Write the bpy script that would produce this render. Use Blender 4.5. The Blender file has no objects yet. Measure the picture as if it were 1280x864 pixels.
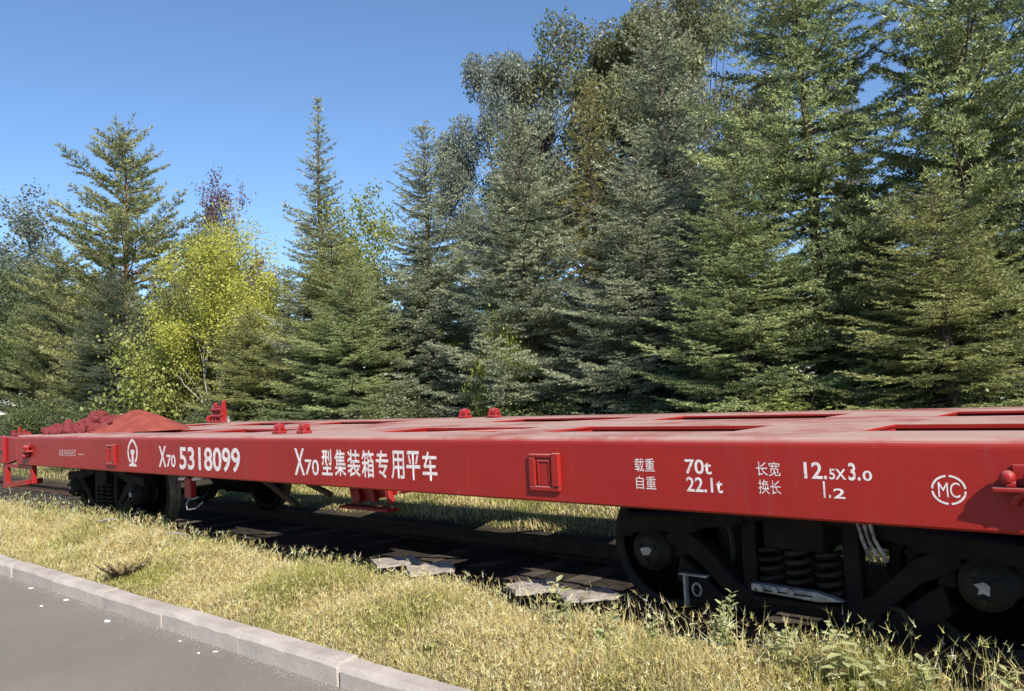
import bpy, bmesh, math, random
import numpy as np
from mathutils import Vector, Matrix

# ------------------------------------------------------------------ camera, sky, sun, exposure
sc = bpy.context.scene
col = sc.collection
cam = bpy.data.cameras.new('camera')
cam_o = bpy.data.objects.new('camera', cam)
col.objects.link(cam_o)
sc.camera = cam_o
cam.sensor_fit = 'HORIZONTAL'
cam.sensor_width = 36.0
cam.lens = 36.0 * 1034.65 / 1280.0
cam.clip_start = 0.05
cam.clip_end = 3000
YAW, PIT, ROL = 0.727, 0.0526, -0.0484
_cy, _sy, _cp, _sp = math.cos(YAW), math.sin(YAW), math.cos(PIT), math.sin(PIT)
_F = Vector((-_sy * _cp, _cy * _cp, _sp))
_R = Vector((_cy, _sy, 0))
_U = _R.cross(_F)
_R2 = math.cos(ROL) * _R + math.sin(ROL) * _U
_U2 = -math.sin(ROL) * _R + math.cos(ROL) * _U
_m = Matrix((_R2, _U2, -_F)).transposed().to_4x4()
_m.translation = Vector((0, -5.418, 1.443))
cam_o.matrix_world = _m

TO_SUN = Vector((1.15, -0.50, 1.0)).normalized()
SUN_EL = math.asin(TO_SUN.z)
SUN_AZ = math.atan2(TO_SUN.x, TO_SUN.y)
world = bpy.data.worlds.new('World')
sc.world = world
world.use_nodes = True
wn = world.node_tree
wn.nodes.clear()
sky = wn.nodes.new('ShaderNodeTexSky')
sky.sky_type = 'NISHITA'
sky.sun_disc = False
sky.sun_elevation = SUN_EL
sky.sun_rotation = SUN_AZ
sky.altitude = 300
sky.air_density = 1.0
sky.dust_density = 0.0
sky.ozone_density = 6.0
bg = wn.nodes.new('ShaderNodeBackground')
bg.inputs[1].default_value = 0.112
wo = wn.nodes.new('ShaderNodeOutputWorld')
wn.links.new(sky.outputs[0], bg.inputs[0])
wn.links.new(bg.outputs[0], wo.inputs[0])
sl = bpy.data.lights.new('sun', 'SUN')
sl.energy = 5.0
sl.angle = math.radians(0.53)
sl.color = (1.0, 0.93, 0.82)
sun = bpy.data.objects.new('sun', sl)
col.objects.link(sun)
sun.rotation_euler = (-TO_SUN).to_track_quat('-Z', 'Y').to_euler()
sun.location = (20, -20, 30)
sc.view_settings.view_transform = 'Standard'
sc.view_settings.look = 'None'
sc.view_settings.exposure = 0.6
sc.view_settings.gamma = 1.0
sc.cycles.use_denoising = True
sc.cycles.max_bounces = 5
sc.cycles.diffuse_bounces = 2
sc.cycles.transparent_max_bounces = 8

rng = np.random.default_rng(7)
random.seed(7)
PI = math.pi

# ------------------------------------------------------------------ materials
class NT:
    def __init__(s, name):
        s.m = bpy.data.materials.new(name)
        s.m.use_nodes = True
        s.t = s.m.node_tree
        s.t.nodes.clear()
        s.out = s.t.nodes.new('ShaderNodeOutputMaterial')
    def n(s, typ, **kw):
        nd = s.t.nodes.new(typ)
        for k, v in kw.items():
            setattr(nd, k, v)
        return nd
    def l(s, a, b):
        s.t.links.new(a, b)
    def coord(s):
        return s.n('ShaderNodeTexCoord').outputs['Object']
    def noise(s, scale, detail=4, rough=0.55, vec=None):
        nd = s.n('ShaderNodeTexNoise')
        nd.inputs['Scale'].default_value = scale
        nd.inputs['Detail'].default_value = detail
        nd.inputs['Roughness'].default_value = rough
        s.l(vec if vec is not None else s.coord(), nd.inputs['Vector'])
        return nd.outputs['Fac']
    def ramp(s, fac, stops):
        r = s.n('ShaderNodeValToRGB')
        e = r.color_ramp.elements
        while len(e) < len(stops):
            e.new(0.5)
        for i, (p, c) in enumerate(stops):
            e[i].position = p
            e[i].color = (c[0], c[1], c[2], 1) if len(c) == 3 else c
        s.l(fac, r.inputs[0])
        return r.outputs[0]
    def mix(s, fac, a, b, mode='MIX'):
        m = s.n('ShaderNodeMix', data_type='RGBA', blend_type=mode)
        if isinstance(fac, (int, float)):
            m.inputs[0].default_value = fac
        else:
            s.l(fac, m.inputs[0])
        for v, k in ((a, 6), (b, 7)):
            if isinstance(v, tuple):
                m.inputs[k].default_value = (*v, 1)
            else:
                s.l(v, m.inputs[k])
        return m.outputs[2]
    def math(s, op, a, b=0.0, clamp=False):
        m = s.n('ShaderNodeMath', operation=op, use_clamp=clamp)
        for i, v in enumerate((a, b)):
            if isinstance(v, (int, float)):
                m.inputs[i].default_value = v
            else:
                s.l(v, m.inputs[i])
        return m.outputs[0]
    def bump(s, h, strength=0.3, dist=0.01):
        b = s.n('ShaderNodeBump')
        b.inputs['Strength'].default_value = strength
        b.inputs['Distance'].default_value = dist
        s.l(h, b.inputs['Height'])
        return b.outputs['Normal']
    def principled(s, colr, rough=0.6, metal=0.0, normal=None, spec=0.5):
        p = s.n('ShaderNodeBsdfPrincipled')
        if isinstance(colr, tuple):
            p.inputs['Base Color'].default_value = (*colr, 1)
        else:
            s.l(colr, p.inputs['Base Color'])
        if isinstance(rough, (int, float)):
            p.inputs['Roughness'].default_value = rough
        else:
            s.l(rough, p.inputs['Roughness'])
        p.inputs['Metallic'].default_value = metal
        p.inputs['Specular IOR Level'].default_value = spec
        if normal is not None:
            s.l(normal, p.inputs['Normal'])
        s.l(p.outputs[0], s.out.inputs[0])
        return p

def simple(name, a, b, scale=6, rough=0.6, metal=0.0, bump=0.25, bscale=60, spec=0.4):
    t = NT(name)
    f = t.noise(scale)
    c = t.ramp(f, [(0.35, a), (0.65, b)])
    t.principled(c, rough, metal, t.bump(t.noise(bscale), bump, 0.004), spec)
    return t.m

def make_red(name, base, dust_amt):
    t = NT(name)
    co = t.coord()
    n1 = t.noise(1.3, 5, 0.6, co)
    n2 = t.noise(14, 5, 0.6, co)
    c = t.mix(t.ramp(n1, [(0.3, (0, 0, 0)), (0.75, (1, 1, 1))]), tuple(v * 0.9 for v in base), tuple(min(1, v * 1.1) for v in base))
    # vertical rain streaks and scuffs
    mp = t.n('ShaderNodeMapping')
    mp.inputs['Scale'].default_value = (9, 9, 0.7)
    t.l(co, mp.inputs['Vector'])
    st = t.noise(1.6, 6, 0.65, mp.outputs[0])
    c = t.mix(t.math('MULTIPLY', t.ramp(st, [(0.56, (0, 0, 0)), (0.8, (1, 1, 1))]), 0.32), c, (0.20, 0.075, 0.055))
    c = t.mix(t.math('MULTIPLY', t.ramp(n2, [(0.6, (0, 0, 0)), (0.75, (1, 1, 1))]), 0.22), c, (0.16, 0.03, 0.025))
    # dust lies on surfaces that face up
    g = t.n('ShaderNodeNewGeometry')
    sx = t.n('ShaderNodeSeparateXYZ')
    t.l(g.outputs['Normal'], sx.inputs[0])
    up = t.ramp(sx.outputs['Z'], [(0.35, (0, 0, 0)), (0.9, (1, 1, 1))])
    dn = t.ramp(t.noise(1.4, 8, 0.7, co), [(0.30, (0.15, 0.15, 0.15)), (0.52, (1, 1, 1))])
    df = t.math('MULTIPLY', t.math('MULTIPLY', up, dn), dust_amt)
    c = t.mix(df, c, (0.41, 0.275, 0.235))
    ro = t.math('ADD', t.math('MULTIPLY', df, 0.4), 0.42, True)
    hgt = t.math('ADD', t.math('MULTIPLY', t.noise(35, 4, 0.6, co), .12), t.math('MULTIPLY', t.noise(2.2, 2, 0.5, co), 1.6))
    t.principled(c, ro, 0.0, t.bump(hgt, 0.35, 0.012), 0.3)
    return t.m

M = {}
RED = (0.30, 0.017, 0.013)
M['red'] = make_red('red_paint', RED, 0.95)
M['red_clean'] = make_red('red_paint_bright', (0.29, 0.017, 0.017), 0.4)
def worn_white():
    t = NT('worn_white_lettering')
    co = t.coord()
    c = t.ramp(t.noise(25, 4, .6, co), [(.35, (.66, .56, .54)), (.65, (.80, .74, .72))])
    wear = t.math('MULTIPLY', t.ramp(t.noise(48, 5, .7, co), [(.54, (0, 0, 0)), (.66, (1, 1, 1))]), .75)
    t.principled(t.mix(wear, c, (.36, .06, .055)), .6, 0, None, .3)
    return t.m
M['white'] = worn_white()
M['faded'] = simple('faded_stencil_paint', (0.30, 0.13, 0.12), (0.55, 0.42, 0.40), 40, 0.7, 0, 0.1)
M['iron'] = simple('grimy_black_iron', (0.006, 0.005, 0.004), (0.014, 0.011, 0.009), 9, 0.75, 0.0, 0.4, 50, .2)
M['wheel'] = simple('wheel_steel', (0.010, 0.009, 0.006), (0.026, 0.022, 0.014), 7, 0.7, 0.0, 0.3, 60, .25)
M['tread'] = simple('worn_tread_steel', (0.10, 0.085, 0.055), (0.19, 0.16, 0.105), 12, 0.5, 0.2, 0.2, 60)
M['rail'] = simple('rusty_rail_steel', (0.05, 0.03, 0.02), (0.11, 0.06, 0.035), 12, 0.75, 0.2, 0.4, 40)
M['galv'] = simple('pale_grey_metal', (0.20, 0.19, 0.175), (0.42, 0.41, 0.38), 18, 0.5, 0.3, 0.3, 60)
M['hose'] = simple('pale_hose', (0.06, 0.058, 0.052), (0.42, 0.40, 0.37), 25, 0.5, 0, 0.2)
M['rubber'] = simple('black_rubber', (0.015, 0.015, 0.015), (0.03, 0.03, 0.03), 15, 0.6)
M['sleeper'] = simple('creosoted_timber', (0.035, 0.028, 0.022), (0.09, 0.07, 0.055), 5, 0.85, 0, 0.6, 30)
M['soil_red'] = simple('red_earth', (0.20, 0.038, 0.026), (0.30, 0.065, 0.045), 5, 0.95, 0, 0.8, 45)
M['lump_red'] = simple('red_lump', (0.12, 0.016, 0.018), (0.22, 0.034, 0.036), 9, 0.85, 0, 0.6, 30)
M['paper'] = simple('litter_paper', (0.68, 0.66, 0.62), (0.8, 0.79, 0.76), 20, 0.8)
M['plaster'] = simple('pale_plaster_wall', (0.62, 0.61, 0.59), (0.74, 0.73, 0.71), 1.5, 0.9, 0, 0.2, 20)
M['glass'] = simple('dark_window_glass', (0.03, 0.035, 0.04), (0.06, 0.07, 0.08), 2, 0.12, 0, 0.0)
M['roof'] = simple('grey_roof_sheet', (0.16, 0.16, 0.17), (0.23, 0.23, 0.24), 2, 0.7)

def timber():
    t = NT('weathered_grey_timber')
    co = t.coord()
    mp = t.n('ShaderNodeMapping')
    mp.inputs['Scale'].default_value = (22, 2.2, 22)
    t.l(co, mp.inputs['Vector'])
    g = t.noise(2.0, 6, 0.7, mp.outputs[0])
    c = t.ramp(g, [(0.3, (0.10, 0.085, 0.07)), (0.5, (0.33, 0.29, 0.25)), (0.7, (0.48, 0.44, 0.39))])
    t.principled(c, 0.9, 0, t.bump(g, 0.8, 0.01), 0.2)
    return t.m
M['timber'] = timber()

def asphalt():
    t = NT('worn_asphalt')
    co = t.coord()
    a = t.noise(0.5, 5, 0.6, co)
    fine = t.noise(170, 3, 0.7, co)
    v = t.n('ShaderNodeTexVoronoi')
    v.inputs['Scale'].default_value = 140
    t.l(co, v.inputs['Vector'])
    c = t.ramp(a, [(0.3, (0.205, 0.180, 0.150)), (0.7, (0.265, 0.232, 0.197))])
    c = t.mix(t.math('MULTIPLY', t.ramp(fine, [(0.35, (1, 1, 1)), (0.62, (0, 0, 0))]), 0.45), c, (0.085, 0.08, 0.075))
    c = t.mix(t.math('MULTIPLY', t.ramp(v.outputs['Distance'], [(0.08, (1, 1, 1)), (0.2, (0, 0, 0))]), 0.35), c, (0.34, 0.32, 0.30))
    st = t.noise(2.6, 6, 0.7, co)
    c = t.mix(t.math('MULTIPLY', t.ramp(st, [(0.58, (0, 0, 0)), (0.72, (1, 1, 1))]), 0.3), c, (0.24, 0.215, 0.185))
    t.principled(c, 0.9, 0, t.bump(fine, 0.55, 0.006), 0.25)
    return t.m
M['asphalt'] = asphalt()

def concrete():
    t = NT('kerb_concrete')
    co = t.coord()
    i = t.n('ShaderNodeObjectInfo')
    a = t.noise(3.0, 6, 0.65, co)
    fine = t.noise(90, 4, 0.7, co)
    c = t.ramp(a, [(0.25, (0.34, 0.30, 0.26)), (0.55, (0.50, 0.445, 0.39)), (0.8, (0.57, 0.51, 0.45))])
    c = t.mix(t.math('MULTIPLY', i.outputs['Random'], 0.35), c, (0.33, 0.27, 0.24))
    c = t.mix(t.math('MULTIPLY', t.ramp(fine, [(0.3, (1, 1, 1)), (0.5, (0, 0, 0))]), 0.35), c, (0.15, 0.135, 0.12))
    st = t.noise(9, 6, 0.75, co)
    c = t.mix(t.math('MULTIPLY', t.ramp(st, [(0.6, (0, 0, 0)), (0.7, (1, 1, 1))]), 0.4), c, (0.17, 0.15, 0.13))
    t.principled(c, 0.9, 0, t.bump(t.math('ADD', fine, t.math('MULTIPLY', a, 2.0)), 0.5, 0.006), 0.25)
    return t.m
M['concrete'] = concrete()

def ground_mat():
    t = NT('dry_soil_and_turf')
    co = t.coord()
    a = t.noise(0.35, 5, 0.6, co)
    b = t.noise(18, 6, 0.7, co)
    c = t.ramp(b, [(0.3, (0.05, 0.042, 0.026)), (0.55, (0.13, 0.115, 0.055)), (0.8, (0.21, 0.18, 0.10))])
    c = t.mix(t.ramp(a, [(0.4, (0, 0, 0)), (0.65, (0.7, 0.7, 0.7))]), c, (0.07, 0.085, 0.03))
    sx = t.n('ShaderNodeSeparateXYZ')
    t.l(co, sx.inputs[0])
    ay = t.math('ABSOLUTE', sx.outputs['Y'])
    wob = t.math('ADD', ay, t.math('MULTIPLY', t.noise(2.0, 4, 0.6, co), 0.5))
    bed = t.ramp(t.math('MULTIPLY', wob, 0.25), [(0.38, (1, 1, 1)), (0.46, (0, 0, 0))])
    c = t.mix(bed, c, t.ramp(b, [(0.35, (0.020, 0.017, 0.014)), (0.7, (0.06, 0.052, 0.044))]))
    t.principled(c, 0.95, 0, t.bump(b, 0.8, 0.03), 0.1)
    return t.m
M['ground'] = ground_mat()

def foliage(name, dark, light, trans=0.3, rough=0.45, hue_obj=0.12):
    """leaf colour varies with the stored per-spray tint and with the individual tree"""
    t = NT(name)
    at = t.n('ShaderNodeAttribute', attribute_name='tint')
    i = t.n('ShaderNodeObjectInfo')
    f = t.math('ADD', at.outputs['Fac'], t.math('MULTIPLY', t.math('SUBTRACT', i.outputs['Random'], 0.5), hue_obj), True)
    c = t.ramp(f, [(0.0, dark), (1.0, light)])
    d = t.n('ShaderNodeBsdfPrincipled')
    t.l(c, d.inputs['Base Color'])
    d.inputs['Roughness'].default_value = rough
    d.inputs['Specular IOR Level'].default_value = 0.5
    tr = t.n('ShaderNodeBsdfTranslucent')
    t.l(t.mix(0.5, c, light), tr.inputs['Color'])
    mx = t.n('ShaderNodeMixShader')
    mx.inputs[0].default_value = trans
    t.l(d.outputs[0], mx.inputs[1])
    t.l(tr.outputs[0], mx.inputs[2])
    t.l(mx.outputs[0], t.out.inputs[0])
    return t.m
M['spruce_blue'] = foliage('spruce_needles_blue_green', (0.075, 0.102, 0.062), (0.400, 0.435, 0.270), .15)
M['spruce_green'] = foliage('spruce_needles_green', (0.072, 0.105, 0.042), (0.385, 0.445, 0.185), .15)
M['spruce_dark'] = foliage('spruce_needles_dark', (0.040, 0.062, 0.036), (0.180, 0.215, 0.120), .15)
M['spruce_yellow'] = foliage('spruce_needles_yellowing', (0.095, 0.125, 0.040), (0.420, 0.430, 0.160), .15)
M['pine'] = foliage('pine_needles', (0.105, 0.130, 0.052), (0.410, 0.420, 0.165), .25)
M['larch'] = foliage('larch_needles_gold', (0.19, 0.19, 0.055), (0.42, 0.37, 0.11))
M['leaf_yellow'] = foliage('leaves_yellow', (0.27, 0.30, 0.05), (0.66, 0.64, 0.14), 0.4)
M['leaf_lime'] = foliage('leaves_lime', (0.15, 0.19, 0.04), (0.40, 0.42, 0.11), 0.4)
M['leaf_green'] = foliage('leaves_green', (0.06, 0.09, 0.03), (0.20, 0.24, 0.09), 0.35)
M['leaf_grey'] = foliage('leaves_grey_green', (0.10, 0.125, 0.095), (0.24, 0.27, 0.205), 0.3)
M['leaf_olive'] = foliage('leaves_olive', (0.095, 0.11, 0.05), (0.25, 0.26, 0.12), 0.35)
M['weed_pale'] = foliage('pale_weed_leaves', (0.30, 0.34, 0.14), (0.62, 0.63, 0.34), 0.3)
M['weed_brown'] = foliage('brown_weed', (0.15, 0.11, 0.06), (0.34, 0.26, 0.16), 0.3)
M['leaf_purple'] = foliage('leaves_purple', (0.075, 0.038, 0.042), (0.20, 0.115, 0.115), 0.3)
M['grass'] = None
M['bark'] = simple('brown_bark', (0.07, 0.05, 0.036), (0.16, 0.12, 0.09), 8, 0.9, 0, 0.9, 25)
M['bark_red'] = simple('reddish_pine_bark', (0.16, 0.09, 0.055), (0.33, 0.19, 0.12), 8, 0.9, 0, 0.9, 25)
M['bark_pale'] = simple('pale_bark', (0.28, 0.26, 0.23), (0.46, 0.44, 0.40), 8, 0.9, 0, 0.6, 25)

def grass_mat():
    t = NT('grass_blades')
    at = t.n('ShaderNodeAttribute', attribute_name='gcol')
    d = t.n('ShaderNodeBsdfDiffuse')
    t.l(at.outputs['Color'], d.inputs['Color'])
    tr = t.n('ShaderNodeBsdfTranslucent')
    t.l(at.outputs['Color'], tr.inputs['Color'])
    mx = t.n('ShaderNodeMixShader')
    mx.inputs[0].default_value = 0.3
    t.l(d.outputs[0], mx.inputs[1])
    t.l(tr.outputs[0], mx.inputs[2])
    t.l(mx.outputs[0], t.out.inputs[0])
    return t.m
M['grass'] = grass_mat()

# ------------------------------------------------------------------ mesh helpers
def np_mesh(name, V, T, attr=None):
    """triangle mesh from arrays; attr = (name, type, per-vertex data)"""
    V = np.ascontiguousarray(V, dtype=np.float32).reshape(-1, 3)
    T = np.ascontiguousarray(T, dtype=np.int32).reshape(-1, 3)
    me = bpy.data.meshes.new(name)
    me.vertices.add(len(V))
    me.vertices.foreach_set('co', V.ravel())
    me.loops.add(T.size)
    me.loops.foreach_set('vertex_index', T.ravel())
    me.polygons.add(len(T))
    me.polygons.foreach_set('loop_start', np.arange(0, T.size, 3, dtype=np.int32))
    me.polygons.foreach_set('loop_total', np.full(len(T), 3, dtype=np.int32))
    if attr:
        a = me.attributes.new(attr[0], attr[1], 'POINT')
        a.data.foreach_set('value' if attr[1] == 'FLOAT' else 'color', np.ascontiguousarray(attr[2], dtype=np.float32).ravel())
    me.update(calc_edges=True)
    return me

class MB:
    def __init__(s):
        s.v, s.f = [], []
    def add(s, v, f):
        o = len(s.v)
        s.v += [tuple(x) for x in v]
        s.f += [tuple(i + o for i in q) for q in f]
        return s
    def box(s, x0, x1, y0, y1, z0, z1):
        v = [(x, y, z) for z in (z0, z1) for y in (y0, y1) for x in (x0, x1)]
        return s.add(v, [(0, 2, 3, 1), (4, 5, 7, 6), (0, 1, 5, 4), (2, 6, 7, 3), (0, 4, 6, 2), (1, 3, 7, 5)])
    def prism(s, poly, axis, a, b):
        """poly: 2-D outline, counter-clockwise or not; extruded along axis from a to b"""
        n = len(poly)
        def p(q, t):
            u, w = q
            return (t, u, w) if axis == 0 else (u, t, w) if axis == 1 else (u, w, t)
        v = [p(q, a) for q in poly] + [p(q, b) for q in poly]
        f = [(i, (i + 1) % n, n + (i + 1) % n, n + i) for i in range(n)]
        f += [tuple(range(n))[::-1], tuple(range(n, 2 * n))]
        return s.add(v, f)
    def bar(s, p, q, w, y0, y1):
        """flat bar in the XZ plane from p to q"""
        (x0, z0), (x1, z1) = p, q
        dx, dz = x1 - x0, z1 - z0
        l = math.hypot(dx, dz)
        nx, nz = -dz / l * w / 2, dx / l * w / 2
        return s.prism([(x0 + nx, z0 + nz), (x1 + nx, z1 + nz), (x1 - nx, z1 - nz), (x0 - nx, z0 - nz)], 1, y0, y1)
    def tube(s, pts, r, n=8, cap=True):
        pts = [Vector(p) for p in pts]
        k = len(pts)
        rs = [float(q) for q in r] if isinstance(r, (list, tuple)) else [r] * k
        o = len(s.v)
        ref = None
        for i, p in enumerate(pts):
            d = (pts[min(i + 1, k - 1)] - pts[max(i - 1, 0)]).normalized()
            if ref is None:
                ref = Vector((0, 0, 1)) if abs(d.z) < 0.9 else Vector((1, 0, 0))
            a = d.cross(ref).normalized()
            b = a.cross(d).normalized()
            ref = b
            for j in range(n):
                t = 2 * PI * j / n
                s.v.append(tuple(p + rs[i] * (math.cos(t) * a + math.sin(t) * b)))
        for i in range(k - 1):
            for j in range(n):
                j2 = (j + 1) % n
                s.f.append((o + i * n + j, o + i * n + j2, o + (i + 1) * n + j2, o + (i + 1) * n + j))
        if cap:
            s.f.append(tuple(o + j for j in range(n))[::-1])
            s.f.append(tuple(o + (k - 1) * n + j for j in range(n)))
        return s
    def lathe(s, prof, c, n=40):
        """profile (y, r) revolved round the Y axis through c"""
        o = len(s.v)
        k = len(prof)
        for y, r in prof:
            for j in range(n):
                t = 2 * PI * j / n
                s.v.append((c[0] + r * math.cos(t), c[1] + y, c[2] + r * math.sin(t)))
        for i in range(k - 1):
            for j in range(n):
                j2 = (j + 1) % n
                s.f.append((o + i * n + j, o + (i + 1) * n + j, o + (i + 1) * n + j2, o + i * n + j2))
        s.f.append(tuple(o + j for j in range(n)))
        s.f.append(tuple(o + (k - 1) * n + j for j in range(n))[::-1])
        return s
    def mesh(s, name, smooth=False):
        me = bpy.data.meshes.new(name)
        me.from_pydata(s.v, [], s.f)
        bm = bmesh.new()
        bm.from_mesh(me)
        bmesh.ops.recalc_face_normals(bm, faces=bm.faces)
        bm.to_mesh(me)
        bm.free()
        if smooth:
            me.polygons.foreach_set('use_smooth', [True] * len(me.polygons))
        me.update()
        return me

def obj(name, me, mat=None, parent=None, bevel=0.0, smooth=False, seg=2):
    if isinstance(me, MB):
        me = me.mesh(name, smooth)
    if mat is not None and len(me.materials) == 0:
        me.materials.append(M[mat] if isinstance(mat, str) else mat)
    o = bpy.data.objects.new(name, me)
    col.objects.link(o)
    if parent is not None:
        o.parent = parent
    if bevel:
        b = o.modifiers.new('bevel', 'BEVEL')
        b.width = bevel
        b.segments = seg
        b.limit_method = 'ANGLE'
        b.angle_limit = math.radians(40)
    return o

def tag(o, label, cat, group=None):
    o['label'] = label
    o['category'] = cat
    if group:
        o['group'] = group
    return o

def thing(name, label, cat, loc=(0, 0, 0), rotz=0, group=None, scale=(1, 1, 1)):
    o = bpy.data.objects.new(name, None)
    o.empty_display_size = 0.2
    col.objects.link(o)
    o.location = loc
    o.rotation_euler = (0, 0, rotz)
    o.scale = scale
    return tag(o, label, cat, group)

def struct(o):
    o['kind'] = 'structure'
    return o

# ------------------------------------------------------------------ ground, road, kerb
def make_ground():
    prof = [(-900, -0.32), (-2.60, -0.32), (-2.52, -0.08), (-2.2, -0.05), (-1.6, -0.03), (-1.35, -0.06), (-1.1, -0.13), (-0.6, -0.15),
            (0, -0.15), (0.6, -0.15), (1.1, -0.13), (1.5, -0.06), (2.2, -0.03), (3.5, 0.0), (6, 0.02), (10, 0.02), (20, 0.0), (60, 0.0), (250, 0.0), (1500, 0.0)]
    xs = [-1500, -400, -150, -70, -40] + list(np.arange(-26, 12.1, 0.5)) + [20, 40, 100, 400, 1500]
    V, Fq = [], []
    r = np.random.default_rng(3)
    for x in xs:
        for y, z in prof:
            j = r.uniform(-0.02, 0.02) if (-2.3 < y < 20 and -26 < x < 12 and abs(y) > 0.1) else 0
            V.append((x, y, z + j))
    n = len(prof)
    for i in range(len(xs) - 1):
        for k in range(n - 1):
            Fq.append((i * n + k, (i + 1) * n + k, (i + 1) * n + k + 1, i * n + k + 1))
    mb = MB().add(V, Fq)
    return struct(obj('ground', mb, 'ground', smooth=True))
make_ground()
struct(obj('road', MB().add([(-900, -60, -0.15), (900, -60, -0.15), (900, -2.6, -0.15), (-900, -2.6, -0.15)], [(0, 1, 2, 3)]), 'asphalt'))

kerb = bpy.data.objects.new('kerb', None)
col.objects.link(kerb)
kerb['kind'] = 'structure'
tmpl = []
for v in range(4):
    r = random.Random(40 + v)
    L = 1.04
    mb = MB()
    nx = 8
    o = []
    for i in range(nx + 1):
        x = L * i / nx
        d = lambda a: r.uniform(-a, a)
        o.append([(x, -2.64 + d(.003), -0.30), (x, -2.64 + d(.004), -0.045 + d(.006)), (x, -2.615 + d(.005), -0.016 + d(.004)), (x, -2.50 + d(.004), -0.014 + d(.003)), (x, -2.488, -0.03), (x, -2.488, -0.30)])
    V = [p for row in o for p in row]
    Fq = [(i * 6 + k, (i + 1) * 6 + k, (i + 1) * 6 + (k + 1) % 6, i * 6 + (k + 1) % 6) for i in range(nx) for k in range(6)]
    Fq += [tuple(range(6)), tuple(range(nx * 6, nx * 6 + 6))]
    tmpl.append(mb.add(V, Fq).mesh('kerb_stone'))
for i in range(46):
    s = obj('kerb_stone', tmpl[i % 4 if i % 3 else (i * 7) % 4], 'concrete', kerb, bevel=0.004)
    s.location = (-3.865 + 1.05 * (i - 38) + random.uniform(-.004, .004), random.uniform(-.005, .005), random.uniform(-.004, .004))
    s.rotation_euler = (random.uniform(-.006, .006), random.uniform(-.003, .003), random.uniform(-.003, .003))

# ------------------------------------------------------------------ railway track
track = thing('railway_track', 'dark railway track under the red flat wagon', 'railway track')
for sgn in (-1, 1):
    pr = [(-.066, -.15), (.066, -.15), (.066, -.138), (.012, -.12), (.009, -.045), (.034, -.036), (.036, -.006), (.026, 0), (-.026, 0), (-.036, -.006), (-.034, -.036), (-.009, -.045), (-.012, -.12), (-.066, -.138)]
    obj('rail', MB().prism([(sgn * 0.753 + u, w) for u, w in pr], 0, -60, 25), 'rail', track)
sl_me = MB().box(-.11, .11, -1.2, 1.2, -.30, -.145).mesh('sleeper')
for i in range(60):
    s = obj('sleeper', sl_me, 'sleeper', track, bevel=0.01)
    s.location = (-30 + i * .6 + random.uniform(-.03, .03), random.uniform(-.04, .04), random.uniform(-.01, .005))
    s.rotation_euler = (0, 0, random.uniform(-.03, .03))

# ------------------------------------------------------------------ the flat wagon
XL, XR, ZD, ZB, YB = -12.57, -0.24, 1.14, 0.745, 1.5
XC = (XL + XR) / 2
wagon = thing('flat_wagon', 'long red flat wagon with white lettering standing on the track behind the grass verge', 'rail wagon')
beams = {}
for sgn in (-1, 1):
    # box-section side sill with a rounded upper corner
    yo, yi = sgn * YB, sgn * (YB - 0.17)
    prof = [(yo, ZB + .012), (yo - sgn * .012, ZB), (yi, ZB), (yi, ZD), (yo - sgn * .045, ZD)]
    for a in (75, 60, 45, 30, 15, 0):
        prof.append((yo - sgn * .045 + sgn * .045 * math.cos(math.radians(a)), ZD - .045 + .045 * math.sin(math.radians(a))))
    mb = MB().prism(prof, 0, XL, XR)
    b = obj('side_beam', mb, 'red', wagon)
    beams[sgn] = b
near = beams[-1]
openings = [(-1.55, -0.62), (-3.72, -2.27), (-5.56, -4.17)]
openings += [(2 * XC - b, 2 * XC - a) for a, b in openings]
openings.sort()
# centre sill
obj('centre_sill', MB().box(XL + .02, XR - .02, -.25, .31, .72, 1.1045), 'red', wagon, bevel=0.008)
# deck plates between the openings, each spanning from a side beam to the centre sill
edges = [XL] + [v for ab in openings for v in ab] + [XR]
for i in range(0, len(edges), 2):
    a, b = edges[i], edges[i + 1]
    for y0, y1 in ((-YB + .168, -.362), (.422, YB - .168)):
        obj('deck_plate', MB().box(a, b, y0, y1, ZD - .022, ZD - .003), 'red', wagon, bevel=0.004)
        for x in (a + .06, b - .06):       # cross beams carry every plate edge
            obj('cross_beam', MB().prism([(y0, ZD - .023), (y1, ZD - .023), (y1, .76), (y0, .90)] if y0 < 0 else [(y0, ZD - .023), (y1, ZD - .023), (y1, .90), (y0, .76)], 0, x - .05, x + .05), 'red', wagon)
obj('centre_plate', MB().box(XL + .01, XR - .01, -.361, .421, 1.105, 1.1335), 'red', wagon, bevel=0.005)
# inner flange strip along each opening
for a, b in openings:
    for y0, y1 in ((-YB + .171, -.97), (.97, YB - .171)):
        obj('flange_plate', MB().box(a + .001, b - .001, y0, y1, ZD - .022, ZD - .003), 'red', wagon, bevel=0.004)
# low bars that cross the two middle openings at an angle (container guides)
for x0, x1, y0, y1 in ((-5.5, -4.22, -.93, -.42), (-4.9, -4.22, .5, .95), (-7.9, -7.3, -.93, -.42)):
    obj('guide_bar', MB().tube([(x0, y0, 1.10), (x1, y1, 1.10)], .025, 8), 'red', wagon)

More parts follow.
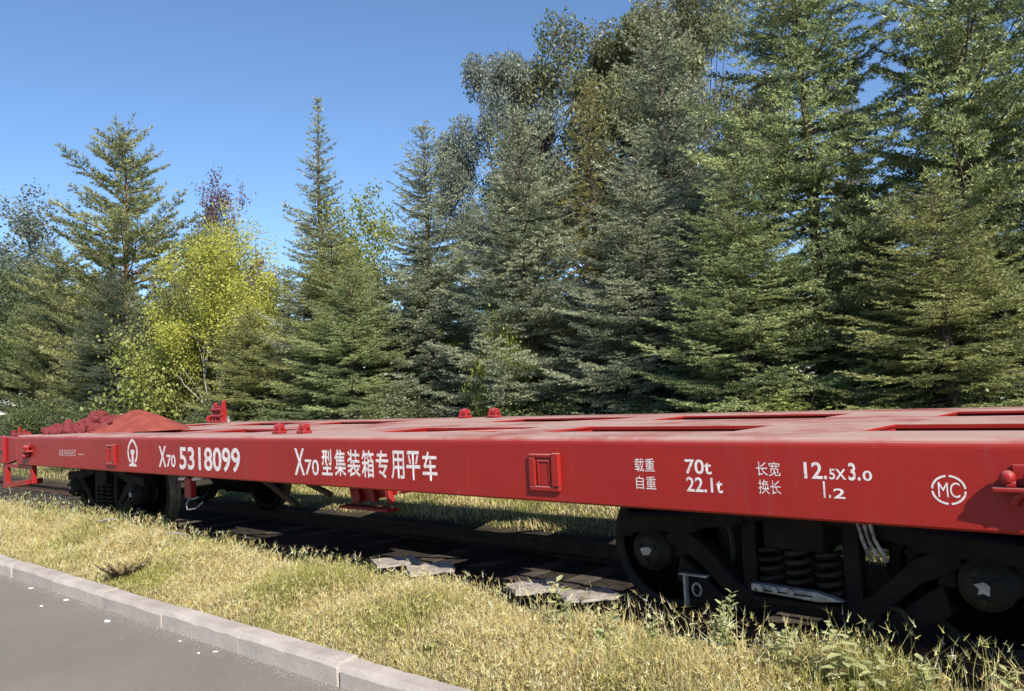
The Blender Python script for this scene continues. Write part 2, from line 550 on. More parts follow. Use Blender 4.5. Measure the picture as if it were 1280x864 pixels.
# pocket boxes on the near side
for xc in (-9.52, -3.255):
    p = MB().box(xc - .125, xc + .115, -YB - .022, -YB + .002, .812, .842).box(xc + .06, xc + .118, -YB - .030, -YB + .002, .8425, 1.045)
    p.box(xc - .125, xc - .075, -YB - .022, -YB + .002, .8425, 1.015).box(xc - .125, xc + .0595, -YB - .022, -YB + .002, 1.0155, 1.038)
    pk = obj('stake_pocket', p, 'red', wagon, bevel=0.007)
    q = MB().box(xc - .072, xc + .057, -YB - .012, -YB + .002, .845, 1.013)
    obj('pocket_panel', q, 'red', pk, bevel=0.004)
    q = MB().box(xc - .055, xc - .045, -YB - .019, -YB - .0125, .86, 1.0).box(xc + .03, xc + .04, -YB - .019, -YB - .0125, .86, 1.0).box(xc - .0445, xc + .0295, -YB - .019, -YB - .0125, .99, 1.0)
    obj('pocket_rib', q, 'red', pk, bevel=0.003)

for x in (-10.9, -8.55, -6.405, -3.95):
    obj('weld_seam', MB().box(x - .005, x + .005, -YB - .0022, -YB + .004, ZB + .014, ZD - .047), 'red', near)
# lashing brackets near both ends
def bracket(xc, flip):
    s = flip
    o = obj('lashing_bracket', MB().prism([(xc - s * .10, -YB - .005), (xc - s * .085, -YB - .07), (xc + s * .15, -YB - .085), (xc + s * .16, -YB + .002), (xc - s * .1, -YB + .002)], 2, .925, .945), 'red_clean', wagon, bevel=0.006)
    obj('back_plate', MB().box(min(xc - s * .02, xc + s * .16), max(xc - s * .02, xc + s * .16), -YB - .014, -YB + .001, .946, 1.035), 'red_clean', o, bevel=0.006)
    for dx in (-.03, .055):
        k = MB().lathe([(-.075, .004), (-.072, .018), (-.062, .028), (-.045, .031), (-.03, .028), (-.029, .02), (.0, .02)], (xc + s * dx, -YB, .985), 14)
        obj('pin', k, 'red_clean', o, smooth=True)
        obj('washer', MB().tube([(xc + s * dx, -YB - .05, .955), (xc + s * dx + .03, -YB - .05, .955)], .016, 10), 'red_clean', o)
    k = MB().tube([(xc + s * .055 + .07 * math.cos(t), -YB - .035, .875 + .055 * math.sin(t)) for t in np.linspace(PI * 1.02, -.02, 12)], .02, 8)
    obj('shackle', k, 'red_clean', o, smooth=True)
    k = MB().lathe([(-.075, .004), (-.07, .02), (-.055, .03), (-.035, .028), (.0, .02)], (xc + s * .075, -YB, .872), 14)
    obj('pin', k, 'red_clean', o, smooth=True)
bracket(-.745, 1)
bracket(-12.05, -1)

# twist locks on the deck
def lock(x, y, s=1.0, hgt=.10):
    o = obj('container_lock', MB().box(x - .07 * s, x + .07 * s, y - .06 * s, y + .06 * s, ZD - .0025, ZD + .03 * s), 'red_clean', wagon, bevel=0.008)
    for dx in (-.05, .05):
        obj('lock_cheek', MB().prism([(y - .05 * s, ZD + .0305 * s), (y + .05 * s, ZD + .0305 * s), (y + .025 * s, ZD + hgt), (y - .02 * s, ZD + hgt)], 0, x + dx * s - .012, x + dx * s + .012), 'red_clean', o, bevel=0.005)
    obj('lock_head', MB().prism([(y - .028, ZD + .031), (y + .03, ZD + .031), (y + .03, ZD + hgt * .8), (y, ZD + hgt * 1.12), (y - .028, ZD + hgt * .75)], 0, x - .03 * s, x + .03 * s), 'red_clean', o, bevel=0.006)
    obj('lock_pin', MB().tube([(x - .09 * s, y, ZD + .06 * s), (x + .09 * s, y, ZD + .06 * s)], .012, 8), 'red_clean', o)
for dx in (-.20, .20):
    lock(-6.56 + dx, -1.12, .8, .085)
    lock(-6.52 + dx * 1.15, 1.30, .9, .10)
lock(-.35, -1.28); lock(-.35, 1.28)
# tall corner lock at the far left end
o = obj('corner_post', MB().box(-12.50, -12.02, 1.22, 1.36, ZD - .002, ZD + .03), 'red_clean', wagon, bevel=0.008)
for k, (xa, xb, z1) in enumerate(((-12.40, -12.36, .32), (-12.30, -12.27, .27), (-12.14, -12.10, .36), (-12.6, -12.56, .12))):
    obj('post_fin', MB().prism([(1.24, ZD + .0305), (1.35, ZD + .0305), (1.33, ZD + z1), (1.27, ZD + z1 * .9)], 0, xa, xb), 'red_clean', o, bevel=0.005)
obj('post_web', MB().box(-12.355, -12.145, 1.27, 1.31, ZD + .031, ZD + .27), 'red_clean', o, bevel=0.008)
for z in (.1, .2):
    obj('post_pin', MB().tube([(-12.40, 1.25, ZD + z), (-12.10, 1.25, ZD + z)], .022, 8), 'red_clean', o)
obj('post_marker', MB().box(-12.0, -11.97, 1.28, 1.31, ZD - .002, ZD + .1), 'galv', o)

# left end: end beam, corner casting, steps, coupler
obj('end_beam', MB().box(XL - .10, XL - .001, -1.38, 1.38, .70, 1.10), 'red', wagon, bevel=0.01)
obj('end_beam', MB().box(XR + .001, XR + .10, -1.38, 1.38, .70, 1.10), 'red', wagon, bevel=0.01)
o = obj('end_gusset', MB().prism([(XL - .12, .80), (XL - .12, 1.10), (XL - .85, 1.13), (XL - .85, .74), (XL - .5, .74)], 1, -1.47, -1.38), 'red_clean', wagon, bevel=0.01)
obj('gusset_rib', MB().box(XL - .55, XL - .50, -1.51, -1.471, .76, 1.11).box(XL - .84, XL - .56, -1.50, -1.471, .92, .95), 'red_clean', o, bevel=0.006)
for x in (XL - .75, XL - .52, XL - .33, XL - .15):
    obj('end_stanchion', MB().tube([(x, -1.3, 1.08), (x + .01, -1.3, 1.21 + .03 * math.sin(9 * x))], .022, 8), 'red_clean', wagon)
obj('end_rail', MB().box(XL - .78, XL - .12, -1.33, -1.27, 1.10, 1.16), 'red_clean', wagon, bevel=0.008)
st = obj('step', MB().box(-12.20, -12.09, -1.47, -1.41, .50, .745), 'red_clean', wagon, bevel=0.006)
obj('step_hanger', MB().box(-13.24, -13.10, -1.47, -1.41, .40, .745), 'red_clean', st, bevel=0.006)
obj('step_tread', MB().prism([(-13.10, .40), (-12.201, .49), (-12.201, .56), (-13.10, .47)], 1, -1.50, -1.30), 'red_clean', st, bevel=0.006)
obj('step_bar', MB().box(-13.099, -12.201, -1.46, -1.42, .69, .74), 'red_clean', st, bevel=0.006)
cp = obj('coupler', MB().box(XL - .45, XL - .101, -.1, .1, .78, .98), 'iron', wagon, bevel=0.02)
obj('coupler_head', MB().prism([(XL - .45, -.13), (XL - .45, .13), (XL - .62, .2), (XL - .8, .14), (XL - .68, .04), (XL - .76, -.08), (XL - .66, -.17)], 2, .74, 1.02), 'iron', cp, bevel=0.02)
cp = obj('coupler', MB().box(XR + .101, XR + .45, -.1, .1, .78, .98), 'iron', wagon, bevel=0.02)
obj('coupler_head', MB().prism([(XR + .45, -.13), (XR + .45, .13), (XR + .62, .2), (XR + .8, .14), (XR + .68, .04), (XR + .76, -.08), (XR + .66, -.17)], 2, .74, 1.02), 'iron', cp, bevel=0.02)

# brake gear under the middle
rig = obj('brake_bracket', MB().prism([(-6.44, .70), (-5.72, .70), (-5.72, .56), (-6.36, .44)], 1, -.62, -.60), 'red_clean', wagon, bevel=0.006)
for x0 in (-6.30, -6.08, -5.86):
    obj('bracket_rib', MB().prism([(x0, .70), (x0 + .05, .70), (x0 + .12, .50), (x0 + .07, .47)], 1, -.67, -.621), 'red_clean', rig, bevel=0.006)
rig2 = obj('brake_bracket', MB().prism([(-5.62, .715), (-5.10, .72), (-5.05, .66), (-5.58, .60)], 1, -.62, -.60), 'red_clean', wagon, bevel=0.006)
obj('bracket_rib', MB().prism([(-5.50, .715), (-5.45, .715), (-5.40, .62), (-5.45, .61)], 1, -.67, -.621), 'red_clean', rig2, bevel=0.006)
obj('bracket_flange', MB().box(-6.40, -5.70, -.75, -.601, .42, .445).prism([(-5.6, .58), (-4.9, .68), (-4.9, .70), (-5.6, .60)], 1, -.7, -.601), 'red_clean', rig, bevel=0.006)
obj('brake_cylinder', MB().tube([(-7.6, .55, .62), (-7.55, .55, .62), (-7.0, .55, .62), (-6.95, .55, .62)], [.16, .19, .19, .16], 20), 'iron', wagon, smooth=True)
obj('air_reservoir', MB().tube([(-5.3, .7, .60), (-5.2, .7, .60), (-4.2, .7, .60), (-4.1, .7, .60)], [.06, .2, .2, .06], 20), 'iron', wagon, smooth=True)
for a, b in (((-7.68, -.8, .68), (-7.0, -.8, .42)), ((-6.95, -.8, .68), (-6.45, -.8, .55))):
    obj('brake_strut', MB().tube([a, b], .03, 8), 'rail', wagon)
obj('brake_pipe', MB().tube([(XL + .2, -.55, .69), (-9, -.55, .68), (-6, -.5, .66), (-3, -.5, .68), (XR - .2, -.55, .69)], .022, 8), 'rail', wagon, smooth=True)
obj('brake_rod', MB().tube([(-10.5, .1, .52), (-7.5, .1, .55), (-5.0, .05, .55), (-2.0, .1, .52)], .018, 8), 'rail', wagon)
# red valve hanging behind the second axle of the left bogie
vl = obj('release_valve', MB().box(-8.19, -8.06, -1.34, -1.27, .50, .70), 'red_clean', wagon, bevel=0.012)
obj('valve_pin', MB().tube([(-8.34, -1.31, .685), (-8.24, -1.31, .69), (-8.20, -1.31, .69)], .018, 8), 'paper', vl)
obj('valve_pin', MB().tube([(-8.05, -1.31, .69), (-7.98, -1.31, .70), (-7.88, -1.31, .705)], .018, 8), 'paper', vl)
obj('release_wire', MB().tube([(-8.12, -1.31, .50), (-8.17, -1.33, .44), (-8.15, -1.33, .38), (-8.0, -1.32, .40), (-7.88, -1.3, .47)], .007, 6), 'hose', vl)
obj('release_wire', MB().tube([(-8.16, -1.31, .50), (-8.05, -1.33, .49), (-7.93, -1.32, .52)], .006, 6), 'hose', vl)

# ---- bogies
def helix(x, y, z0, z1, r, wire, turns=5):
    pts = []
    n = turns * 10
    for i in range(n + 1):
        t = i / 10 * 2 * PI
        pts.append((x + r * math.cos(t), y + r * math.sin(t), z0 + (z1 - z0) * i / n))
    return MB().tube(pts, wire, 6)

def make_bogie():
    root = obj('bogie', MB().box(-.17, .17, -1.08, 1.08, .50, .69).box(-.22, .22, -.3, .3, .46, .715), 'iron', wagon, bevel=0.02)  # bolster
    def sub(name, mb, mat='iron', bevel=0.0, smooth=False):
        return obj(name, mb, mat, root, bevel, smooth)
    for sy in (-1, 1):
        y0, y1 = sy * 1.05, sy * .90
        fr = MB()
        kk = [0]
        def B(p, q, w):
            kk[0] += 1
            e = .0023 * kk[0]
            fr.bar(p, q, w, min(y0, y1) + e, max(y0, y1) - e * .7)
        # arched cast frame: top chord, diagonals, lower chord, columns, pedestals
        out = [(-1.16, .52), (-1.12, .60), (-.98, .63), (-.62, .64), (-.35, .705), (.35, .705), (.62, .64), (.98, .63), (1.12, .60), (1.16, .52), (1.10, .46),
               (1.02, .52), (.90, .565), (.80, .52), (.74, .44), (.45, .20), (.34, .155), (-.34, .155), (-.45, .20), (-.74, .44), (-.80, .52), (-.90, .565), (-1.02, .52), (-1.10, .46)]
        # build as strips so the spring window and the two side windows stay open
        B((-1.14, .56), (-.60, .60), .11)
        B((.60, .60), (1.14, .56), .11)
        B((-.66, .605), (-.30, .665), .10)
        B((.30, .665), (.66, .605), .10)
        B((-.36, .675), (.36, .675), .075)
        B((-.80, .54), (-.58, .43), .12)
        B((-.62, .46), (-.40, .25), .105)
        B((-.46, .29), (-.28, .19), .10)
        B((.58, .43), (.80, .54), .12)
        B((.40, .25), (.62, .46), .105)
        B((.28, .19), (.46, .29), .10)
        B((-.42, .19), (.42, .19), .095)
        B((-.285, .18), (-.285, .66), .09)
        B((.285, .18), (.285, .66), .09)
        B((-1.10, .58), (-1.10, .48), .07)
        B((1.10, .58), (1.10, .48), .07)
        B((-.735, .58), (-.735, .38), .09)
        B((.735, .58), (.735, .38), .09)
        sub('side_frame', fr, 'iron', 0.012)
        for sx in (-1, 1):
            # triangular gusset with round hole plate
            sub('frame_gusset', MB().prism([(sx * .72, .40), (sx * .40, .16), (sx * .56, .13), (sx * .76, .26)], 1, min(sy * 1.04, sy * .93), max(sy * 1.04, sy * .93)), 'iron', 0.012)
            yb = sy * 1.06
            # bearing adapter and end cap
            prof = [(0, .115), (.05, .13), (.12, .13), (.16, .12), (.165, .10), (.185, .098), (.20, .075), (.205, .02)]
            prof = [(sy * (a), r) for a, r in prof]
            sub('axle_box', MB().lathe(prof, (sx * .915, sy * .90, .42), 24), 'wheel', 0, True)
            for k in range(3):
                t = 2 * PI * k / 3 + .5
                sub('cap_bolt', MB().tube([(sx * .915 + .06 * math.cos(t), sy * 1.098, .42 + .06 * math.sin(t)), (sx * .915 + .06 * math.cos(t), sy * 1.118, .42 + .06 * math.sin(t))], .016, 6), 'wheel')
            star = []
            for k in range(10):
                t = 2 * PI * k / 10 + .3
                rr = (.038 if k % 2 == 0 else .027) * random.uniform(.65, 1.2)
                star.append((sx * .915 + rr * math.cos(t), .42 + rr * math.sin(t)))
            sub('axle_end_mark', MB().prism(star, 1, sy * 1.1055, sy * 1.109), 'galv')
            # wheel
            wp = [(.84, .09), (.842, .13), (.80, .14), (.79, .30), (.82, .345), (.835, .352), (.835, .412), (.828, .418)]
            wi = [(.828, .418), (.735, .423), (.722, .428), (.708, .447), (.700, .445)]
            wb = [(.700, .445), (.698, .36), (.74, .32), (.755, .14), (.70, .12), (.70, .085)]
            w = sub('wheel', MB().lathe([(sy * a, r) for a, r in wp], (sx * .915, 0, .42), 56).lathe([(sy * a, r) for a, r in wb], (sx * .915, 0, .42), 56), 'wheel', 0, True)
            sub('wheel_tread', MB().lathe([(sy * a, r + .0004) for a, r in wi], (sx * .915, 0, .42), 56), 'tread', 0, True)
        # spring nest
        for k, (dx, dy) in enumerate(((-.16, 0), (0, -.02), (.16, 0), (-.08, .12), (.08, .12))):
            sub('spring', helix(dx, sy * (.99 - dy), .24, .50, .062, .015), 'wheel', 0, True)
        sub('spring_plank', MB().box(-.24, .24, min(sy * .80, sy * 1.10), max(sy * .80, sy * 1.10), .205, .2395), 'iron', 0.006)
    for sx in (-1, 1):
        sub('axle', MB().tube([(sx * .915, -1.0, .42), (sx * .915, 1.0, .42)], .085, 16), 'wheel', 0, True)
        sub('brake_beam', MB().box(sx * .40 - .04, sx * .40 + .04, -.72, .72, .34, .42), 'iron', 0.01)
        for sy in (-1, 1):
            a = [(sx * (.915 - r * math.cos(t)), .42 + r * math.sin(t)) for r, ts in ((.45, (-.45, -.15, .15, .45)), (.51, (.45, .15, -.15, -.45))) for t in ts]
            sub('brake_shoe', MB().prism(a, 1, min(sy * .73, sy * .82), max(sy * .73, sy * .82)), 'iron', 0.006)
    return root

b1 = make_bogie()
XB = -1.911
b1.location = (XB, 0, 0)
b2 = b1.copy()
col.objects.link(b2)
b2.parent = wagon
b2.location = (2 * XC - XB, 0, 0)
for ch in list(b1.children):
    c = ch.copy()
    col.objects.link(c)
    c.parent = b2
# details seen only on the near right bogie
bt = obj('bottom_tie_bar', MB().prism([(-2.12, .285), (-1.76, .268), (-1.62, .285), (-1.76, .318), (-2.12, .325)], 1, -1.17, -1.12), 'galv', wagon, bevel=0.006)
for x in (-2.06, -1.98, -1.89):
    obj('tie_bolt', MB().tube([(x, -1.19, .305), (x, -1.17, .305)], .018, 8), 'galv', bt)
obj('tie_slot', MB().box(-2.1, -1.78, -1.172, -1.1705, .29, .298), 'iron', bt)
for k in range(3):
    dx = k * .03
    obj('cable_loop', MB().tube([(-1.575 + dx, -1.06, .70), (-1.555 + dx, -1.075, .66), (-1.54 + dx, -1.08, .60), (-1.52 + dx * 1.2, -1.08, .54), (-1.505 + dx * 1.3, -1.07, .49)], .010, 8), 'hose', wagon, smooth=True)
obj('hook_plate', MB().box(-2.585, -2.57, -1.10, -1.06, .12, .30).box(-2.61, -2.43, -1.10, -1.06, .3005, .312), 'galv', wagon, bevel=0.003)
t_ = np.linspace(0, 2 * PI, 17)
obj('hook_ring', MB().tube([(-2.50 + .028 * math.cos(t), -1.09, .225 + .036 * math.sin(t)) for t in t_], .007, 6), 'galv', wagon, smooth=True)
obj('guard_bar', MB().tube([(-1.42, -1.08, .27), (-1.37, -1.09, .26), (-1.345, -1.09, .22), (-1.335, -1.09, .12)], .016, 8), 'wheel', wagon, smooth=True)

# ---- lettering on the near side beam
YT = -YB - 0.0012
def text_mesh(s, offset=0.0):
    cu = bpy.data.curves.new('lettering', 'FONT')
    cu.body = s
    cu.size = 1.0
    cu.offset = offset
    cu.resolution_u = 4
    cu.extrude = 0.0
    to = bpy.data.objects.new('lettering', cu)
    col.objects.link(to)
    dg = bpy.context.evaluated_depsgraph_get()
    me = bpy.data.meshes.new_from_object(to.evaluated_get(dg))
    bpy.data.objects.remove(to)
    bpy.data.curves.remove(cu)
    return me

def letter(s, x0, z0, x1, z1, offset=0.012):
    me = text_mesh(s, offset)
    me.name = 'lettering'
    n = len(me.vertices)
    a = np.zeros(n * 3, dtype=np.float32)
    me.vertices.foreach_get('co', a)
    a = a.reshape(-1, 3)
    lo, hi = a.min(0), a.max(0)
    u = (a[:, 0] - lo[0]) / (hi[0] - lo[0])
    w = (a[:, 1] - lo[1]) / (hi[1] - lo[1])
    out = np.stack([x0 + u * (x1 - x0), np.full(n, YT), z0 + w * (z1 - z0)], 1).astype(np.float32)
    me.vertices.foreach_set('co', out.ravel())
    me.update()
    me.materials.clear()
    return obj('lettering', me, 'white', near)

letter('X', -8.386, .825, -8.222, 1.038, 0.02)
letter('70', -8.215, .829, -8.025, .953, 0.02)
letter('5318099', -7.943, .812, -6.806, 1.035, 0.02)
letter('X', -5.952, .823, -5.806, 1.042, 0.02)
letter('70', -5.803, .828, -5.612, .955, 0.012)
for ch, x0, x1 in (('型', -5.571, -5.432), ('集', -5.402, -5.256), ('装', -5.239, -5.078), ('箱', -5.062, -4.915), ('专', -4.891, -4.749), ('用', -4.717, -4.572), ('平', -4.549, -4.401), ('车', -4.379, -4.228)):
    letter(ch, x0, .834, x1, 1.040, 0.014)
letter('载重', -2.611, .951, -2.481, 1.025, 0.0)
letter('自重', -2.607, .854, -2.477, .927, 0.0)
letter('70t', -2.292, .948, -2.136, 1.026, 0.016)
letter('22.1t', -2.289, .854, -2.078, .932, 0.016)
letter('长宽', -1.888, .951, -1.762, 1.022, 0.0)
letter('换长', -1.881, .862, -1.764, .932, 0.0)
letter('12.', -1.643, .945, -1.531, 1.026, 0.018)
letter('5X', -1.522, .946, -1.443, .996, 0.018)
letter('3.', -1.432, .944, -1.378, 1.026, 0.018)
letter('0', -1.368, .945, -1.326, .992, 0.018)
letter('1.', -1.555, .857, -1.520, .936, 0.018)
letter('2', -1.508, .858, -1.453, .905, 0.018)
letter('MC', -1.052, .886, -.966, .952, 0.0)

def flat_strip(pts, w, name='lettering', closed=False):
    """a painted line of width w through XZ points"""
    mb = MB()
    n = len(pts)
    L, Rr = [], []
    for i in range(n):
        p0 = pts[(i - 1) % n] if closed or i > 0 else pts[i]
        p1 = pts[(i + 1) % n] if closed or i < n - 1 else pts[i]
        d = Vector((p1[0] - p0[0], p1[1] - p0[1])).normalized()
        ww = w[i] if isinstance(w, (list, tuple)) else w
        L.append((pts[i][0] - d.y * ww / 2, YT, pts[i][1] + d.x * ww / 2))
        Rr.append((pts[i][0] + d.y * ww / 2, YT, pts[i][1] - d.x * ww / 2))
    f = [(i, i + 1, n + i + 1, n + i) for i in range(n - 1)]
    if closed:
        f.append((n - 1, 0, n, 2 * n - 1))
    mb.add(L + Rr, f)
    me = bpy.data.meshes.new(name)
    me.from_pydata(mb.v, [], mb.f)
    me.update()
    return me
# MC ring, broken like a stencil
for q in range(4):
    a0, a1 = q * PI / 2 + .12, (q + 1) * PI / 2 - .06
    obj('emblem_ring', flat_strip([(-1.010 + .066 * math.cos(t), .919 + .060 * math.sin(t)) for t in np.linspace(a0, a1, 14)], .009), 'white', near)
# railway emblem: a pointed arch over a rail section
ex, ez0, ez1 = -8.992, .814, 1.108
arch = [(ex - .055, ez0 + .045), (ex - .095, ez0 + .09), (ex - .112, ez0 + .15), (ex - .10, ez0 + .20), (ex - .065, ez0 + .245), (ex - .02, ez0 + .275), (ex, ez1 - .012),
        (ex + .02, ez0 + .275), (ex + .065, ez0 + .245), (ex + .10, ez0 + .20), (ex + .112, ez0 + .15), (ex + .095, ez0 + .09), (ex + .055, ez0 + .045)]
obj('emblem_arch', flat_strip(arch, .030), 'white', near)
pr = [(-.095, 0), (.095, 0), (.085, .022), (.025, .034), (.021, .125), (.046, .14), (.05, .165), (.03, .178), (-.03, .178), (-.05, .165), (-.046, .14), (-.021, .125), (-.025, .034), (-.085, .022)]
me = bpy.data.meshes.new('emblem_rail')
me.from_pydata([(ex + a, YT, ez0 + b) for a, b in pr], [], [tuple(range(len(pr)))])
obj('emblem_rail', me, 'white', near)
# tiny faded inspection stencil: a block of short dashes too small to read
rs = random.Random(5)
mb = MB()
for r_ in range(3):
    x = -11.05
    while x < -10.56:
        w = rs.uniform(.03, .07)
        z = .895 + r_ * .028
        mb.add([(x, YT, z), (x + w, YT, z), (x + w, YT, z + .017), (x, YT, z + .017)], [(0, 1, 2, 3)])
        if rs.random() < .6:
            mb.add([(x + w * .4, YT - .0003, z - .008), (x + w * .62, YT - .0003, z - .008), (x + w * .62, YT - .0003, z + .026), (x + w * .4, YT - .0003, z + .026)], [(0, 1, 2, 3)])
        x += w + rs.uniform(.012, .02)
x = -10.46
for k in range(4):
    mb.add([(x, YT, .912), (x + .03, YT, .912), (x + .03, YT, .93), (x, YT, .93)], [(0, 1, 2, 3)])
    x += .045
obj('faded_stencil', mb, 'faded', near)['kind'] = 'stuff'

# ------------------------------------------------------------------ heaps at the left end of the deck
def mound(name, x, y, rx, ry, h, label, cat, mat, seed, rough=.02, power=1.3):
    r = np.random.default_rng(seed)
    n, k = 40, 12
    V, Fq = [(x, y, ZD + h)], []
    ph = r.uniform(0, 6.28, 6)
    for j in range(1, k + 1):
        t = j / k
        for i in range(n):
            a = 2 * PI * i / n
            w = 1 + .10 * math.sin(2 * a + ph[0]) + .07 * math.sin(3 * a + ph[1]) + .05 * math.sin(5 * a + ph[2])
            z = h * (1 - t ** power) if t < 1 else -.004
            z += (r.uniform(-rough, rough) if j < k else 0)
            V.append((x + rx * t * w * math.cos(a), y + ry * t * w * math.sin(a), ZD + max(z, -.004)))
    for i in range(n):
        Fq.append((0, 1 + i, 1 + (i + 1) % n))
        for j in range(k - 1):
            o = 1 + j * n
            Fq.append((o + i, o + n + i, o + n + (i + 1) % n, o + (i + 1) % n))
    ob = obj(name, MB().add(V, Fq), mat, smooth=True)
    return tag(ob, label, cat)
mound('earth_mound', -11.1, -.5, .85, .5, .27, 'smooth cone of dull red earth on the left end of the wagon deck', 'mound', 'soil_red', 3, .016, 1.25)
def lump_mesh(seed):
    bm = bmesh.new()
    bmesh.ops.create_icosphere(bm, subdivisions=2, radius=1)
    r = random.Random(seed)
    ph = [Vector((r.gauss(0, 1), r.gauss(0, 1), r.gauss(0, 1))).normalized() for _ in range(7)]
    for v in bm.verts:
        d = v.co.normalized()
        cut = min([1.0] + [(.62 + .2 * (i % 3) / 2) / max(.01, d.dot(p)) for i, p in enumerate(ph) if d.dot(p) > .3])
        v.co = d * cut * r.uniform(.95, 1.05)
    me = bpy.data.meshes.new('lump')
    bm.to_mesh(me)
    bm.free()
    return me
lumps = [lump_mesh(i) for i in range(5)]
def heap(label, cx, cy, rx, ry, h, n, seed, smin, smax):
    hp = thing('rubble_heap', label, 'heap', (cx, cy, ZD - .003))
    r = random.Random(seed)
    for i in range(n):
        a = r.uniform(0, 2 * PI)
        t = math.sqrt(r.random())
        s = r.uniform(smin, smax)
        z = h * (1 - t ** 1.6) * r.uniform(.55, 1) - s * .1
        o = obj('lump', lumps[i % 5], 'lump_red', hp)
        o.location = (rx * t * math.cos(a), ry * t * math.sin(a), max(z, s * .55))
        o.rotation_euler = (r.uniform(0, 6), r.uniform(0, 6), r.uniform(0, 6))
        o.scale = (s * r.uniform(.8, 1.3), s, s * r.uniform(.6, .9))
    return hp
heap('low heap of loose red lumps at the very end of the wagon deck', -12.12, -1.0, .42, .26, .13, 120, 1, .03, .08)
heap('rounded heap of coarse red lumps leaning against the smooth earth mound', -11.75, -.75, .5, .36, .27, 260, 2, .03, .075)
for i, (x, y, z) in enumerate(((-11.6, -.84, 1.30), (-11.15, -.84, 1.31))):
    o = tag(obj('stone_chip', lumps[i], 'paper' if i == 0 else 'sleeper'), ['small pale chip lying on the red earth mound', 'small dark stone lying on the red earth mound'][i], 'stone')
    o.location = (x, y, z - .04)
    o.scale = (.055, .04, .035)

# ------------------------------------------------------------------ trees
def nrm(a):
    return a / np.maximum(np.linalg.norm(a, axis=-1, keepdims=True), 1e-9)

def needles(P, D, L, tint, r, step=0.03, per=2, nl=(.035, .065), w=.007, fwd=.75):
    """sprays of needle tufts along twigs P + t*D*L ; one thin triangle per tuft"""
    cnt = np.maximum(2, (L / step * per).astype(int))
    idx = np.repeat(np.arange(len(P)), cnt)
    n = len(idx)
    t = r.random(n)
    b = P[idx] + D[idx] * (L[idx] * t)[:, None]
    q = r.normal(size=(n, 3))
    q = nrm(q - (q * D[idx]).sum(1)[:, None] * D[idx])
    d = nrm(D[idx] * fwd + q * (1.1 - .45 * t)[:, None])
    ln = r.uniform(nl[0], nl[1], n)
    s = nrm(np.cross(d, r.normal(size=(n, 3))))
    V = np.stack([b - s * w, b + s * w, b + d * ln[:, None]], 1)
    ti = np.repeat(np.clip(tint[idx] + r.uniform(-.13, .13, n), 0, 1), 3)
    return V.reshape(-1, 3), ti

class Tree:
    def __init__(s):
        s.P, s.D, s.L, s.T = [], [], [], []
        s.wood = MB()
    def twig(s, p, d, l, t):
        s.P.append(p); s.D.append(d); s.L.append(l); s.T.append(t)
    def arrays(s):
        return np.array(s.P), nrm(np.array(s.D)), np.array(s.L), np.array(s.T)

